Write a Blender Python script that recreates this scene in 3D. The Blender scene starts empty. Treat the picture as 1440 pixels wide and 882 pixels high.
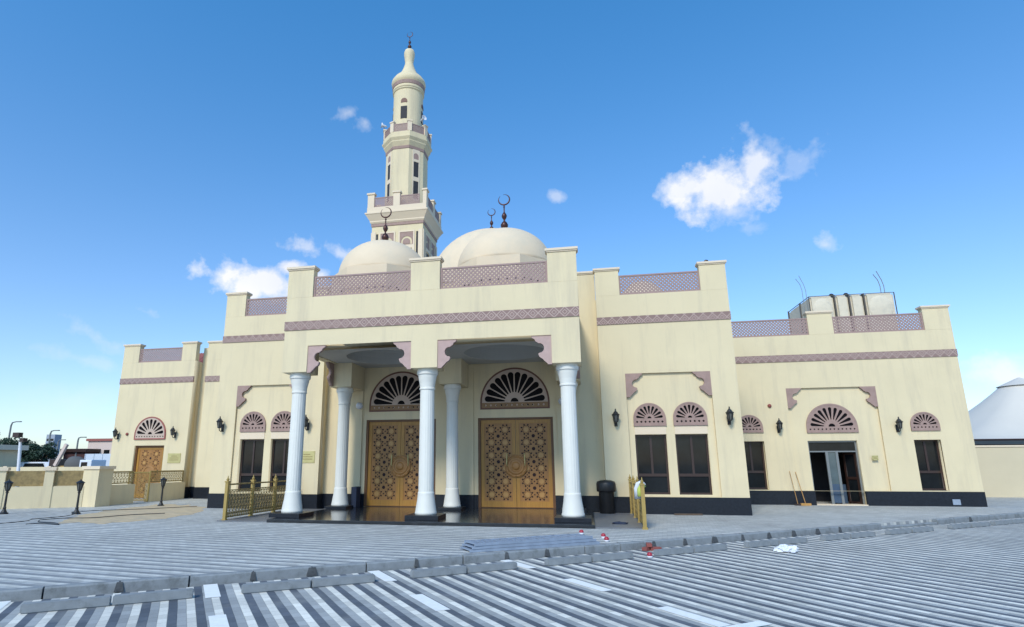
import bpy, bmesh, math, random
from mathutils import Vector, Matrix
random.seed(7)
R = math.radians
S = bpy.context.scene
COL = S.collection

# ------------------------------------------------------------------ camera
cam_d = bpy.data.cameras.new('camera'); cam = bpy.data.objects.new('camera', cam_d); COL.objects.link(cam)
F = 815.12
cam_d.sensor_width = 36; cam_d.lens = F/1440*36
cam_d.shift_x = 62.24/1440; cam_d.shift_y = 22.69/1440
cam_d.clip_start = .05; cam_d.clip_end = 6000
PITCH, YAW, ROLL = .2270, .1993, -.0027
cam.matrix_world = (Matrix.Translation((0, 0, 1.6)) @ Matrix.Rotation(YAW, 4, 'Z') @
                    Matrix.Rotation(math.pi/2+PITCH, 4, 'X') @ Matrix.Rotation(ROLL, 4, 'Z'))
S.camera = cam

# ------------------------------------------------------------------ light
EXPOSURE = 0.27
SUN_AZ, SUN_EL = 194, 40           # azimuth clockwise from +Y (away from the camera)
S.view_settings.view_transform = 'Standard'; S.view_settings.look = 'None'
S.view_settings.exposure = EXPOSURE; S.view_settings.gamma = 1; S.view_settings.use_curve_mapping = False
sd = bpy.data.lights.new('sun', 'SUN'); sd.energy = 2.45; sd.angle = R(14); sd.color = (1, .93, .80)
sun = bpy.data.objects.new('sun', sd); COL.objects.link(sun)
sdir = Vector((math.sin(R(SUN_AZ))*math.cos(R(SUN_EL)), math.cos(R(SUN_AZ))*math.cos(R(SUN_EL)), math.sin(R(SUN_EL))))
sun.rotation_euler = sdir.to_track_quat('Z', 'Y').to_euler(); sun.location = (0, 0, 40)

W = bpy.data.worlds.new('World'); S.world = W; W.use_nodes = True
nt = W.node_tree; nt.nodes.clear()
def N(t, tree=None, **k):
    n = (tree or nt).nodes.new(t)
    for a, b in k.items(): setattr(n, a, b)
    return n
def L(a, b, tree=None): (tree or nt).links.new(a, b)
def mth(tree, op, a, b=None, c=None, clamp=False):
    n = tree.nodes.new('ShaderNodeMath'); n.operation = op; n.use_clamp = clamp
    for i, v in enumerate((a, b, c)):
        if v is None: continue
        if isinstance(v, (int, float)): n.inputs[i].default_value = v
        else: tree.links.new(v, n.inputs[i])
    return n.outputs[0]
def ray(u, v):
    a = u-720+62.24; b = v-441-22.69
    x, up = a/F, -b/F
    cp, sp = math.cos(PITCH), math.sin(PITCH)
    D = cp-sp*up; Z = sp+cp*up
    cy, sy = math.cos(YAW), math.sin(YAW)
    return Vector((x*cy-D*sy, x*sy+D*cy, Z)).normalized()

sky = N('ShaderNodeTexSky', sky_type='NISHITA', sun_disc=False)
sky.sun_elevation = R(SUN_EL); sky.sun_rotation = R(SUN_AZ); sky.altitude = 0
sky.air_density = 1.0; sky.dust_density = .6; sky.ozone_density = 3.0
geo = N('ShaderNodeTexCoord'); vdir = geo.outputs['Generated']
nz = N('ShaderNodeTexNoise'); nz.inputs['Scale'].default_value = 26; nz.inputs['Detail'].default_value = 8; nz.inputs['Roughness'].default_value = .60
nz2 = N('ShaderNodeTexNoise'); nz2.inputs['Scale'].default_value = 9; nz2.inputs['Detail'].default_value = 4
L(vdir, nz.inputs['Vector']); L(vdir, nz2.inputs['Vector'])
nv = mth(nt, 'SUBTRACT', nz.outputs['Fac'], .5); nv2 = mth(nt, 'SUBTRACT', nz2.outputs['Fac'], .5)
# direction, half width, half height (pixels of the 1440 picture), strength, raggedness, softness, tilt
clouds = [(1085, 208, 48, 14, .26, 6, 1.2, 25), (1118, 232, 26, 20, .22, 7, 1.3, -30), (1055, 322, 30, 10, .2, 5, 1, 0), (1008, 272, 88, 46, 1.0, 2.0, .62, 4), (1062, 240, 34, 42, .85, 2.6, .8, 0), 
          (968, 266, 50, 30, .95, 2.0, .7, 0), (1030, 300, 44, 26, .75, 2.0, .9, 0), (490, 158, 22, 10, .36, 4.5, 1.2, -30), (514, 172, 14, 16, .33, 4.5, 1.2, 30), (783, 277, 13, 9, .45, 3, 1, 20), (1164, 346, 22, 15, .5, 4, 1, 40),
          (362, 398, 78, 32, 1.0, 2.2, .7, 8), (425, 348, 62, 15, .55, 4.5, 1.0, 8), (480, 358, 30, 14, .55, 4, 1.0, 30),
          (412, 376, 26, 16, 1.0, 2.2, .7, 0), (450, 388, 20, 16, .8, 2.2, .8, 0), (1405, 528, 72, 32, .9, 1.8, .8, 0), (1430, 505, 60, 12, .3, 3, 1, 0),
          (205, 437, 26, 8, .3, 4, 1, 20), (150, 480, 60, 12, .25, 4, 1, 30), (120, 505, 90, 10, .2, 4, 1, 15), (95, 560, 120, 30, .22, 2, 1.3, 0)]
mask = None
for (u, v, ru, rv, st, rag, soft, tilt) in clouds:
    c = ray(u, v); a = (ray(u+1, v)-ray(u-1, v))*.5; b = (ray(u, v-1)-ray(u, v+1))*.5
    t = R(tilt)
    A = (a*math.cos(t)+b*math.sin(t))/(a.length_squared*ru) if False else (a/a.length_squared*math.cos(t)+b/b.length_squared*math.sin(-t))/ru
    B = (a/a.length_squared*math.sin(t)+b/b.length_squared*math.cos(t))/rv
    sub = N('ShaderNodeVectorMath', operation='SUBTRACT'); L(vdir, sub.inputs[0]); sub.inputs[1].default_value = c
    da = N('ShaderNodeVectorMath', operation='DOT_PRODUCT'); L(sub.outputs[0], da.inputs[0]); da.inputs[1].default_value = A
    db = N('ShaderNodeVectorMath', operation='DOT_PRODUCT'); L(sub.outputs[0], db.inputs[0]); db.inputs[1].default_value = B
    d2 = mth(nt, 'ADD', mth(nt, 'POWER', mth(nt, 'ABSOLUTE', da.outputs['Value']), 2), mth(nt, 'POWER', mth(nt, 'ABSOLUTE', db.outputs['Value']), 2))
    e = mth(nt, 'MULTIPLY_ADD', nv, rag, mth(nt, 'SUBTRACT', 1.0, mth(nt, 'SQRT', d2)))
    e = mth(nt, 'MULTIPLY_ADD', nv2, rag*.4, e)
    e = mth(nt, 'DIVIDE', e, soft, clamp=True)
    e = mth(nt, 'MULTIPLY', mth(nt, 'SMOOTH_MIN', e, 1, .2), st)
    mask = e if mask is None else mth(nt, 'MAXIMUM', mask, e)
sep = N('ShaderNodeSeparateXYZ'); L(vdir, sep.inputs[0])
tint = N('ShaderNodeMix', data_type='RGBA', blend_type='MULTIPLY'); tint.inputs['Factor'].default_value = 1
L(sky.outputs[0], tint.inputs['A']); 
zr = N('ShaderNodeMapRange'); zr.inputs[1].default_value = 0.0; zr.inputs[2].default_value = .85; zr.interpolation_type = 'SMOOTHSTEP'; L(sep.outputs['Z'], zr.inputs[0])
tg = N('ShaderNodeMix', data_type='RGBA'); L(zr.outputs[0], tg.inputs['Factor']); tg.inputs['A'].default_value = (.92, .98, 1.09, 1); tg.inputs['B'].default_value = (.37, 1.09, 1.42, 1)
L(tg.outputs['Result'], tint.inputs['B'])
mx = N('ShaderNodeMix', data_type='RGBA'); L(mask, mx.inputs['Factor']); L(tint.outputs['Result'], mx.inputs['A'])
CL = 5.6
cr = N('ShaderNodeMix', data_type='RGBA'); L(mth(nt, 'MULTIPLY_ADD', nz2.outputs['Fac'], 1.6, -.3, clamp=True), cr.inputs['Factor'])
cr.inputs['A'].default_value = (CL*.80, CL*.84, CL*.94, 1); cr.inputs['B'].default_value = (CL*1.02, CL*1.02, CL*1.04, 1); L(cr.outputs['Result'], mx.inputs['B'])
bg = N('ShaderNodeBackground'); bg.inputs['Strength'].default_value = .155
L(mx.outputs['Result'], bg.inputs['Color']); wo = N('ShaderNodeOutputWorld'); L(bg.outputs[0], wo.inputs['Surface'])

# ------------------------------------------------------------------ materials
MATS = {}
def mat(name, col, rough=.8, var=.06, scale=3., metal=0., bump=0., spec=.5, dirt=None, stretch=(1, 1, 1)):
    """plain procedural material: base colour broken up by noise, optional dirt stain colour"""
    m = bpy.data.materials.new(name); m.use_nodes = True; t = m.node_tree
    p = t.nodes['Principled BSDF']; p.inputs['Roughness'].default_value = rough; p.inputs['Metallic'].default_value = metal
    p.inputs['Specular IOR Level'].default_value = spec
    tc = t.nodes.new('ShaderNodeTexCoord'); mp = t.nodes.new('ShaderNodeMapping'); mp.inputs['Scale'].default_value = stretch
    t.links.new(tc.outputs['Object'], mp.inputs[0])
    n = t.nodes.new('ShaderNodeTexNoise'); n.inputs['Scale'].default_value = scale; n.inputs['Detail'].default_value = 6; n.inputs['Roughness'].default_value = .6
    t.links.new(mp.outputs[0], n.inputs['Vector'])
    r = t.nodes.new('ShaderNodeMapRange'); r.inputs[1].default_value = .25; r.inputs[2].default_value = .75
    r.inputs[3].default_value = 1-var; r.inputs[4].default_value = 1+var
    t.links.new(n.outputs['Fac'], r.inputs[0])
    mm = t.nodes.new('ShaderNodeVectorMath'); mm.operation = 'SCALE'; mm.inputs[0].default_value = col
    t.links.new(r.outputs[0], mm.inputs['Scale']); out = mm.outputs[0]
    if dirt:
        n2 = t.nodes.new('ShaderNodeTexNoise'); n2.inputs['Scale'].default_value = dirt[1]; n2.inputs['Detail'].default_value = 8; n2.inputs['Roughness'].default_value = .7
        mp2 = t.nodes.new('ShaderNodeMapping'); mp2.inputs['Scale'].default_value = dirt[3] if len(dirt) > 3 else (1, 1, 1)
        t.links.new(tc.outputs['Object'], mp2.inputs[0]); t.links.new(mp2.outputs[0], n2.inputs['Vector'])
        r2 = t.nodes.new('ShaderNodeMapRange'); r2.inputs[1].default_value = .5; r2.inputs[2].default_value = .72; r2.inputs[4].default_value = dirt[2]
        t.links.new(n2.outputs['Fac'], r2.inputs[0])
        x = t.nodes.new('ShaderNodeMix'); x.data_type = 'RGBA'; t.links.new(r2.outputs[0], x.inputs['Factor']); t.links.new(out, x.inputs['A'])
        x.inputs['B'].default_value = (*dirt[0], 1); out = x.outputs['Result']
    t.links.new(out, p.inputs['Base Color'])
    if bump:
        b = t.nodes.new('ShaderNodeBump'); b.inputs['Strength'].default_value = bump; b.inputs['Distance'].default_value = .01
        nb = t.nodes.new('ShaderNodeTexNoise'); nb.inputs['Scale'].default_value = scale*12; nb.inputs['Detail'].default_value = 5
        t.links.new(tc.outputs['Object'], nb.inputs['Vector'])
        t.links.new(nb.outputs['Fac'], b.inputs['Height']); t.links.new(b.outputs[0], p.inputs['Normal'])
    MATS[name] = m; return m
cream = mat('cream_render', (.665, .56, .365), .88, .05, .7, bump=.25, dirt=((.47, .40, .29), 1.3, .55, (1.6, 1.6, .16)))
cream2 = mat('cream_trim', (.69, .57, .425), .85, .03, 1.5, bump=.15)
domem = mat('dome_render', (.69, .555, .395), .85, .05, 1.2, bump=.2, dirt=((.48, .46, .38), .8, .4))
corbm = mat('pale_mauve_bracket', (.43, .30, .27), .8, .1, 5, bump=.3)
mauve = mat('mauve_cast_trim', (.32, .215, .185), .8, .14, 5, bump=.4, dirt=((.24, .17, .15), 3, .5))
mauved = mat('mauve_lattice', (.32, .22, .20), .75, .08, 5)
brown = mat('brown_trim', (.14, .06, .04), .6, .1, 6)
palefan = mat('pale_tracery', (.48, .37, .30), .7, .08, 6)
granite = mat('black_granite', (.012, .015, .022), .35, .35, 14, spec=.25, dirt=((.03, .035, .045), 40, .5))
granite2 = mat('polished_step_granite', (.018, .021, .025), .14, .3, 5, dirt=((.06, .065, .07), 3, .35))
rampm = mat('grey_ramp_granite', (.15, .155, .17), .45, .12, 5, dirt=((.10, .105, .12), 2, .6))
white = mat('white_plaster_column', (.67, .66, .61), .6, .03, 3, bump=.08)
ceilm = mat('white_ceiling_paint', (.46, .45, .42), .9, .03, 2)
glass = mat('dark_window_glass', (.010, .012, .014), .06, .6, 1.2, spec=.22)
framem = mat('dark_brown_aluminium', (.035, .017, .013), .4, .1, 8)
alum = mat('grey_aluminium', (.20, .21, .21), .4, .05, 6, metal=.3)
wood = mat('honey_oak_wood', (.36, .175, .026), .42, .18, 3.0, stretch=(6, 6, .6), bump=.2, dirt=((.29, .125, .018), 5, .5, (4, 4, .4)))
wood2 = mat('carved_oak_wood', (.30, .14, .035), .45, .18, 5.0, bump=.3)
woodl = mat('pale_carved_wood', (.42, .225, .065), .42, .15, 8.0)
holem = mat('dark_red_recess', (.022, .006, .008), .8, .1, 8)
gold = mat('gold_painted_steel', (.38, .265, .08), .42, .15, 9, metal=.25, dirt=((.28, .19, .06), 9, .5))
golds = mat('dull_gold_filigree', (.27, .19, .065), .5, .2, 9, metal=.2)
brass = mat('brushed_brass_plate', (.52, .45, .20), .38, .1, 5, metal=.4)
black = mat('black_cast_iron', (.012, .012, .013), .45, .2, 9)
lampg = mat('frosted_lantern_glass', (.10, .10, .09), .15, .1, 9)
finm = mat('dark_bronze', (.075, .03, .025), .4, .3, 8, metal=.5)
conc = mat('kerb_concrete', (.235, .255, .27), .9, .12, 7, bump=.4, dirt=((.12, .13, .13), 4, .9))
joint = mat('wet_kerb_mortar', (.07, .075, .08), .95, .3, 20)
paint = mat('white_road_paint', (.84, .83, .80), .7, .05, 12, dirt=((.62, .62, .6), 8, .4))
redm = mat('red_plastic', (.36, .02, .04), .35, .1, 9)
whitep = mat('white_plastic', (.68, .70, .76), .4, .05, 9)
tilem = mat('red_clay_tile', (.30, .10, .085), .8, .15, 9)
tankm = mat('cream_tank_panels', (.62, .55, .43), .75, .06, 2, dirt=((.36, .34, .30), 3, .4))
sandm = mat('spilled_sand', (.50, .39, .25), .95, .2, 4, bump=.5, dirt=((.34, .30, .24), 1.6, .8))
asph = mat('road_asphalt', (.10, .10, .10), .95, .1, .4)
desert = mat('sandy_ground', (.38, .32, .24), .95, .1, .2)
tentm = mat('white_tent_fabric', (.60, .56, .50), .6, .03, .5)
leafm = mat('dark_tree_leaves', (.018, .045, .022), .6, .4, 1.5)
barkm = mat('tree_bark', (.10, .07, .05), .9, .2, 5)
blueg = mat('blue_grey_steel', (.25, .30, .38), .5, .15, 6)
bluec = mat('dark_blue_cloth', (.02, .03, .06), .9, .2, 6)
limec = mat('lime_cloth', (.45, .52, .12), .9, .1, 6)
brickm = mat('red_brick', (.25, .07, .06), .85, .2, 10)
tanp = mat('tan_boundary_paint', (.56, .48, .335), .9, .04, 1)
pinkp = mat('pale_pink_building', (.62, .50, .44), .9, .04, 1)
greyb = mat('grey_blue_cladding', (.30, .34, .40), .7, .06, 1)
darkred = mat('dark_red_cladding', (.06, .02, .02), .7, .1, 1)
ochre = mat('ochre_steel', (.40, .25, .08), .6, .1, 2)
fandark = mat('dark_fan_glass', (.006, .005, .006), .6, .2, 3, spec=.1)
interior = mat('dim_interior', (.03, .03, .035), .8, .1, 2)
bluedado = mat('blue_dado_tile', (.04, .07, .12), .4, .1, 4)
palew = mat('pale_interior_wall', (.22, .26, .28), .6, .05, 2)

def band_mat():
    """mauve frieze with a raised interlaced lozenge pattern"""
    m = mat('patterned_mauve_band', (.25, .165, .145), .8, .08, 6); t = m.node_tree; p = t.nodes['Principled BSDF']
    base = p.inputs['Base Color'].links[0].from_socket
    g = t.nodes.new('ShaderNodeNewGeometry'); s = t.nodes.new('ShaderNodeSeparateXYZ'); t.links.new(g.outputs['Position'], s.inputs[0])
    def tri(sock, per, off=0):
        q = mth(t, 'FRACT', mth(t, 'ADD', mth(t, 'DIVIDE', sock, per), off)); return mth(t, 'ABSOLUTE', mth(t, 'SUBTRACT', q, .5))
    a = tri(s.outputs['X'], .30); b = tri(s.outputs['Z'], .30, .22)
    r = mth(t, 'ADD', a, b)
    l1 = mth(t, 'LESS_THAN', mth(t, 'ABSOLUTE', mth(t, 'SUBTRACT', r, .5)), .07)
    l2 = mth(t, 'LESS_THAN', mth(t, 'ABSOLUTE', mth(t, 'SUBTRACT', r, .22)), .05)
    mk = mth(t, 'MAXIMUM', l1, l2)
    x = t.nodes.new('ShaderNodeMix'); x.data_type = 'RGBA'; t.links.new(mk, x.inputs['Factor']); t.links.new(base, x.inputs['A'])
    x.inputs['B'].default_value = (.42, .31, .27, 1); t.links.new(x.outputs['Result'], p.inputs['Base Color'])
    bu = t.nodes.new('ShaderNodeBump'); bu.inputs['Strength'].default_value = .6; bu.inputs['Distance'].default_value = .01
    t.links.new(mk, bu.inputs['Height']); t.links.new(bu.outputs[0], p.inputs['Normal']); return m
bandm = band_mat()

KU = Vector((.7989, .6015)); KN = Vector((.6015, -.7989)); K0 = Vector((-7.55, 6.71))   # kerb line direction, its normal towards the camera, its origin
def K(s, t): p = K0+KU*s+KN*t; return p.x, p.y
def paving(name, ang, cols, w=.1, ln=.2, tone=1.):
    """concrete block paving laid in running colour stripes: rows of blocks w wide, ln long, every row one colour of cols"""
    m = bpy.data.materials.new(name); m.use_nodes = True; t = m.node_tree; p = t.nodes['Principled BSDF']
    g = t.nodes.new('ShaderNodeNewGeometry'); s = t.nodes.new('ShaderNodeSeparateXYZ'); t.links.new(g.outputs['Position'], s.inputs[0])
    ca, sa = math.cos(ang), math.sin(ang)      # rows run along (ca,sa); q counts across
    X, Y = s.outputs['X'], s.outputs['Y']
    along = mth(t, 'ADD', mth(t, 'MULTIPLY', X, ca), mth(t, 'MULTIPLY', Y, sa))
    q = mth(t, 'ADD', mth(t, 'MULTIPLY', X, -sa), mth(t, 'MULTIPLY', Y, ca))
    wob = t.nodes.new('ShaderNodeTexNoise'); wob.inputs['Scale'].default_value = .6; t.links.new(g.outputs['Position'], wob.inputs['Vector'])
    q = mth(t, 'MULTIPLY_ADD', mth(t, 'SUBTRACT', wob.outputs['Fac'], .5), .03, q)
    rq = mth(t, 'DIVIDE', q, w); row = mth(t, 'FLOOR', rq); fr = mth(t, 'SUBTRACT', rq, row)
    ra = mth(t, 'ADD', mth(t, 'DIVIDE', along, ln), mth(t, 'MULTIPLY', row, .5)); blk = mth(t, 'FLOOR', ra); fa = mth(t, 'SUBTRACT', ra, blk)
    k = mth(t, 'MODULO', mth(t, 'ADD', row, 3000), 3)
    ramp = t.nodes.new('ShaderNodeValToRGB'); ramp.color_ramp.interpolation = 'CONSTANT'
    e = ramp.color_ramp.elements; e[0].position = 0; e[0].color = (*cols[0], 1); e[1].position = .3; e[1].color = (*cols[1], 1)
    e.new(.63).color = (*cols[2], 1); t.links.new(mth(t, 'DIVIDE', k, 3.), ramp.inputs[0])
    cv = t.nodes.new('ShaderNodeCombineXYZ'); t.links.new(row, cv.inputs[0]); t.links.new(blk, cv.inputs[1])
    wn = t.nodes.new('ShaderNodeTexWhiteNoise'); t.links.new(cv.outputs[0], wn.inputs['Vector'])
    big = t.nodes.new('ShaderNodeTexNoise'); big.inputs['Scale'].default_value = .35; big.inputs['Detail'].default_value = 6; t.links.new(g.outputs['Position'], big.inputs['Vector'])
    fine = t.nodes.new('ShaderNodeTexNoise'); fine.inputs['Scale'].default_value = 60; fine.inputs['Detail'].default_value = 4; t.links.new(g.outputs['Position'], fine.inputs['Vector'])
    f = mth(t, 'MULTIPLY_ADD', wn.outputs['Value'], .30, .85)
    f = mth(t, 'MULTIPLY', f, mth(t, 'MULTIPLY_ADD', big.outputs['Fac'], .7, .66))
    f = mth(t, 'MULTIPLY', f, mth(t, 'MULTIPLY_ADD', fine.outputs['Fac'], .4, .8))
    edge = mth(t, 'LESS_THAN', mth(t, 'ABSOLUTE', mth(t, 'SUBTRACT', fr, .5)), .46)
    edge2 = mth(t, 'LESS_THAN', mth(t, 'ABSOLUTE', mth(t, 'SUBTRACT', fa, .5)), .475)
    ed = mth(t, 'MULTIPLY', edge, edge2)
    f = mth(t, 'MULTIPLY', f, mth(t, 'MULTIPLY_ADD', ed, .32, .68*tone))
    sc = t.nodes.new('ShaderNodeVectorMath'); sc.operation = 'SCALE'; t.links.new(ramp.outputs[0], sc.inputs[0]); t.links.new(f, sc.inputs['Scale'])
    dn = t.nodes.new('ShaderNodeTexNoise'); dn.inputs['Scale'].default_value = 1.1; dn.inputs['Detail'].default_value = 8; dn.inputs['Roughness'].default_value = .65
    t.links.new(g.outputs['Position'], dn.inputs['Vector'])
    dr = t.nodes.new('ShaderNodeMapRange'); dr.inputs[1].default_value = .5; dr.inputs[2].default_value = .75; dr.inputs[4].default_value = .5; t.links.new(dn.outputs['Fac'], dr.inputs[0])
    x = t.nodes.new('ShaderNodeMix'); x.data_type = 'RGBA'; t.links.new(dr.outputs[0], x.inputs['Factor']); t.links.new(sc.outputs[0], x.inputs['A']); x.inputs['B'].default_value = (.34, .335, .31, 1)
    t.links.new(x.outputs['Result'], p.inputs['Base Color']); p.inputs['Roughness'].default_value = .82
    b = t.nodes.new('ShaderNodeBump'); b.inputs['Strength'].default_value = .35; b.inputs['Distance'].default_value = .004
    t.links.new(ed, b.inputs['Height']); t.links.new(b.outputs[0], p.inputs['Normal']); return m
C3 = [(.68, .65, .58), (.095, .108, .13), (.335, .34, .335)]
lotm = paving('striped_lot_paving', math.atan2(-KN.y, -KN.x), [C3[0], C3[2], C3[1]])
C4 = [(.56, .55, .51), (.23, .24, .25), (.395, .40, .39)]
walkm = paving('striped_walk_paving', R(-7), C4)

# ------------------------------------------------------------------ mesh helpers
def wloc(o):
    v = Vector((0, 0, 0))
    while o: v += o.location; o = o.parent
    return v
def obj(name, bm, m=None, parent=None, smooth=False):
    """links bm (world coordinates) as one mesh object"""
    if parent:
        off = wloc(parent); bmesh.ops.translate(bm, vec=-off, verts=bm.verts)
    me = bpy.data.meshes.new(name); bm.to_mesh(me); bm.free()
    if m: me.materials.append(m)
    if smooth: me.shade_smooth() if hasattr(me, 'shade_smooth') else None
    o = bpy.data.objects.new(name, me); COL.objects.link(o); o.parent = parent; return o
def empty(name, loc, label, cat, group=None):
    o = bpy.data.objects.new(name, None); COL.objects.link(o); o.location = loc; o.empty_display_size = .2
    o['label'] = label; o['category'] = cat
    if group: o['group'] = group
    return o
def tag(o, label, cat, group=None, kind=None):
    o['label'] = label; o['category'] = cat
    if group: o['group'] = group
    if kind: o['kind'] = kind
    return o
def struct(name, bm, m):
    o = obj(name, bm, m); o['kind'] = 'structure'; return o
def dup(root, loc, label=None, rz=None):
    r = root.copy(); COL.objects.link(r); r.location = loc
    if rz is not None: r.rotation_euler = (0, 0, rz)
    if label: r['label'] = label
    def rec(a, b):
        for ch in list(a.children):
            c = ch.copy(); COL.objects.link(c); c.parent = b; rec(ch, c)
    rec(root, r); return r
def BM(): return bmesh.new()
def box(bm, x0, x1, y0, y1, z0, z1, M=None):
    vs = [bm.verts.new((x, y, z)) for z in (z0, z1) for y in (y0, y1) for x in (x0, x1)]
    for f in ((0, 2, 3, 1), (4, 5, 7, 6), (0, 1, 5, 4), (2, 6, 7, 3), (0, 4, 6, 2), (1, 3, 7, 5)): bm.faces.new([vs[i] for i in f])
    if M: bmesh.ops.transform(bm, matrix=M, verts=vs)
    return bm
def mbox(*a, bev=0.):
    bm = box(BM(), *a)
    if bev: bmesh.ops.bevel(bm, geom=bm.edges[:], offset=bev, segments=2, profile=.7, affect='EDGES')
    return bm
def lathe(bm, prof, c=(0, 0, 0), seg=32, rot=0., mod=None, closed=True, ax=None):
    """prof = [(r,z)...] bottom to top round the vertical through c"""
    rings = []
    for r, z in prof:
        if r < 1e-5: rings.append([bm.verts.new((c[0], c[1], c[2]+z))]); continue
        ring = []
        for i in range(seg):
            a = rot+2*math.pi*i/seg; rr = r*(mod(i, z) if mod else 1)
            ring.append(bm.verts.new((c[0]+rr*math.cos(a), c[1]+rr*math.sin(a), c[2]+z)))
        rings.append(ring)
    for A, B in zip(rings, rings[1:]):
        for i in range(seg):
            j = (i+1) % seg
            if len(A) == 1 and len(B) == 1: continue
            if len(A) == 1: bm.faces.new((A[0], B[j], B[i]))
            elif len(B) == 1: bm.faces.new((A[i], A[j], B[0]))
            else: bm.faces.new((A[i], A[j], B[j], B[i]))
    if closed:
        if len(rings[0]) > 1: bm.faces.new(rings[0][::-1])
        if len(rings[-1]) > 1: bm.faces.new(rings[-1])
    return bm
def tube(bm, pts, r, seg=8, r2=None):
    pts = [Vector(p) for p in pts]; rings = []
    for i, p in enumerate(pts):
        d = (pts[min(i+1, len(pts)-1)]-pts[max(i-1, 0)]).normalized()
        n = d.orthogonal().normalized() if i == 0 else (pn-d*pn.dot(d)).normalized()
        pn = n; b = d.cross(n); rr = r if r2 is None else r+(r2-r)*i/(len(pts)-1)
        rings.append([bm.verts.new(p+(n*math.cos(2*math.pi*k/seg)+b*math.sin(2*math.pi*k/seg))*rr) for k in range(seg)])
    for A, B in zip(rings, rings[1:]):
        for k in range(seg): bm.faces.new((A[k], A[(k+1) % seg], B[(k+1) % seg], B[k]))
    bm.faces.new(rings[0][::-1]); bm.faces.new(rings[-1]); return bm
def plate(outlines, y0, y1, bm=None, M=None):
    """closed 2-D outlines (x,z), holes allowed, as a slab from y0 (front) to y1"""
    cu = bpy.data.curves.new('tmp', 'CURVE'); cu.dimensions = '2D'; cu.fill_mode = 'BOTH'; cu.extrude = (y1-y0)/2
    for o in outlines:
        sp = cu.splines.new('POLY'); sp.points.add(len(o)-1); sp.use_cyclic_u = True
        for p, q in zip(sp.points, o): p.co = (q[0], q[1], 0, 1)
    ob = bpy.data.objects.new('tmp', cu); COL.objects.link(ob)
    dg = bpy.context.evaluated_depsgraph_get(); me = bpy.data.meshes.new_from_object(ob.evaluated_get(dg))
    bpy.data.objects.remove(ob); bpy.data.curves.remove(cu)
    T = BM(); T.from_mesh(me); bpy.data.meshes.remove(me)
    for v in T.verts: v.co = Vector((v.co.x, (y0+y1)/2+v.co.z, v.co.y))
    bmesh.ops.remove_doubles(T, verts=T.verts, dist=1e-5)
    bmesh.ops.recalc_face_normals(T, faces=T.faces)
    if M: bmesh.ops.transform(T, matrix=M, verts=T.verts)
    if bm is None: return T
    tmp = bpy.data.meshes.new('t'); T.to_mesh(tmp); T.free(); bm.from_mesh(tmp); bpy.data.meshes.remove(tmp); return bm
def rect(x0, x1, z0, z1): return [(x0, z0), (x1, z0), (x1, z1), (x0, z1)]
def extend(bm, other):
    tmp = bpy.data.meshes.new('t'); other.to_mesh(tmp); other.free(); bm.from_mesh(tmp); bpy.data.meshes.remove(tmp); return bm
def halfdisc(cx, z0, zs, r, n=28):
    """arched outline: straight to zs, half circle above"""
    p = [(cx-r, z0), (cx+r, z0)]
    p += [(cx+r*math.cos(math.pi*i/n), zs+r*math.sin(math.pi*i/n)) for i in range(n+1)]
    return p

# ------------------------------------------------------------------ ground
bm = BM(); box(bm, -1500, 1500, -1500, 3000, -1.0, -.16); struct('ground', bm, desert)
def flat(name, pts, z, m, th=.02):
    bm = BM(); b = [bm.verts.new((x, y, z-th)) for x, y in pts]; t = [bm.verts.new((x, y, z)) for x, y in pts]
    n = len(pts); bm.faces.new(t); bm.faces.new(b[::-1])
    for i in range(n): bm.faces.new((b[i], b[(i+1) % n], t[(i+1) % n], t[i]))
    bmesh.ops.recalc_face_normals(bm, faces=bm.faces); return struct(name, bm, m)
flat('parking_lot', [K(-34, 0.1), K(70, 0.1), K(70, 60), K(-34, 60)], -.12, lotm)
flat('pavement', [K(-34, -.12), K(45, -.12), (60, 60), (-24, 60), (-24, 23), (-40, 10)], 0, walkm, .14)
flat('road', [(-150, 24), (-26, 24), (-26, 110), (-150, 110)], -.05, asph, .1)
bm = BM(); jb = BM()
for i in range(-34, 48):
    s0 = i*.88+.47
    if 18.9 < s0 < 21.2: h = -.075
    else: h = .012
    for bmm, a, b, t0, t1, hh in ((bm, s0+.012, s0+.868, -.12, .0, h),):
        for (aa, bb) in ((a, b),):
            dz = random.uniform(-.006, .006); dt = random.uniform(-.006, .006)
            vs = [(*K(aa, t0+dt), -.16), (*K(bb, t0+dt), -.16), (*K(bb, t1+dt), -.16), (*K(aa, t1+dt), -.16),
                  (*K(aa, t0+dt), hh+dz), (*K(bb, t0+dt), hh+dz), (*K(bb, t1-.02+dt), hh+dz), (*K(aa, t1-.02+dt), hh+dz),
                  (*K(bb, t1+dt), hh-.02+dz), (*K(aa, t1+dt), hh-.02+dz)]
            v = [bmm.verts.new(p) for p in vs]
            for f in ((0, 1, 2, 3), (4, 7, 6, 5), (3, 2, 8, 9), (9, 8, 6, 7), (0, 4, 5, 1), (0, 3, 9, 7, 4), (1, 5, 6, 8, 2)): bmm.faces.new([v[k] for k in f])
    if h > 0 and random.random() < .8:
        w = random.uniform(.03, .075)
        q = [(*K(s0-w, -.10), .006), (*K(s0+w, -.10), .006), (*K(s0+w*.8, .004), .002), (*K(s0-w*.8, .004), .002), (*K(s0+w*1.3, .022), -.118), (*K(s0-w*1.3, .022), -.118), (*K(s0-w, -.10), -.118), (*K(s0+w, -.10), -.118)]
        v = [jb.verts.new(p) for p in q]
        for f in ((0, 1, 2, 3), (3, 2, 4, 5), (0, 3, 5, 6), (1, 7, 4, 2), (0, 6, 7, 1)): jb.faces.new([v[k] for k in f])
for b_ in (bm, jb): bmesh.ops.recalc_face_normals(b_, faces=b_.faces)
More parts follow.
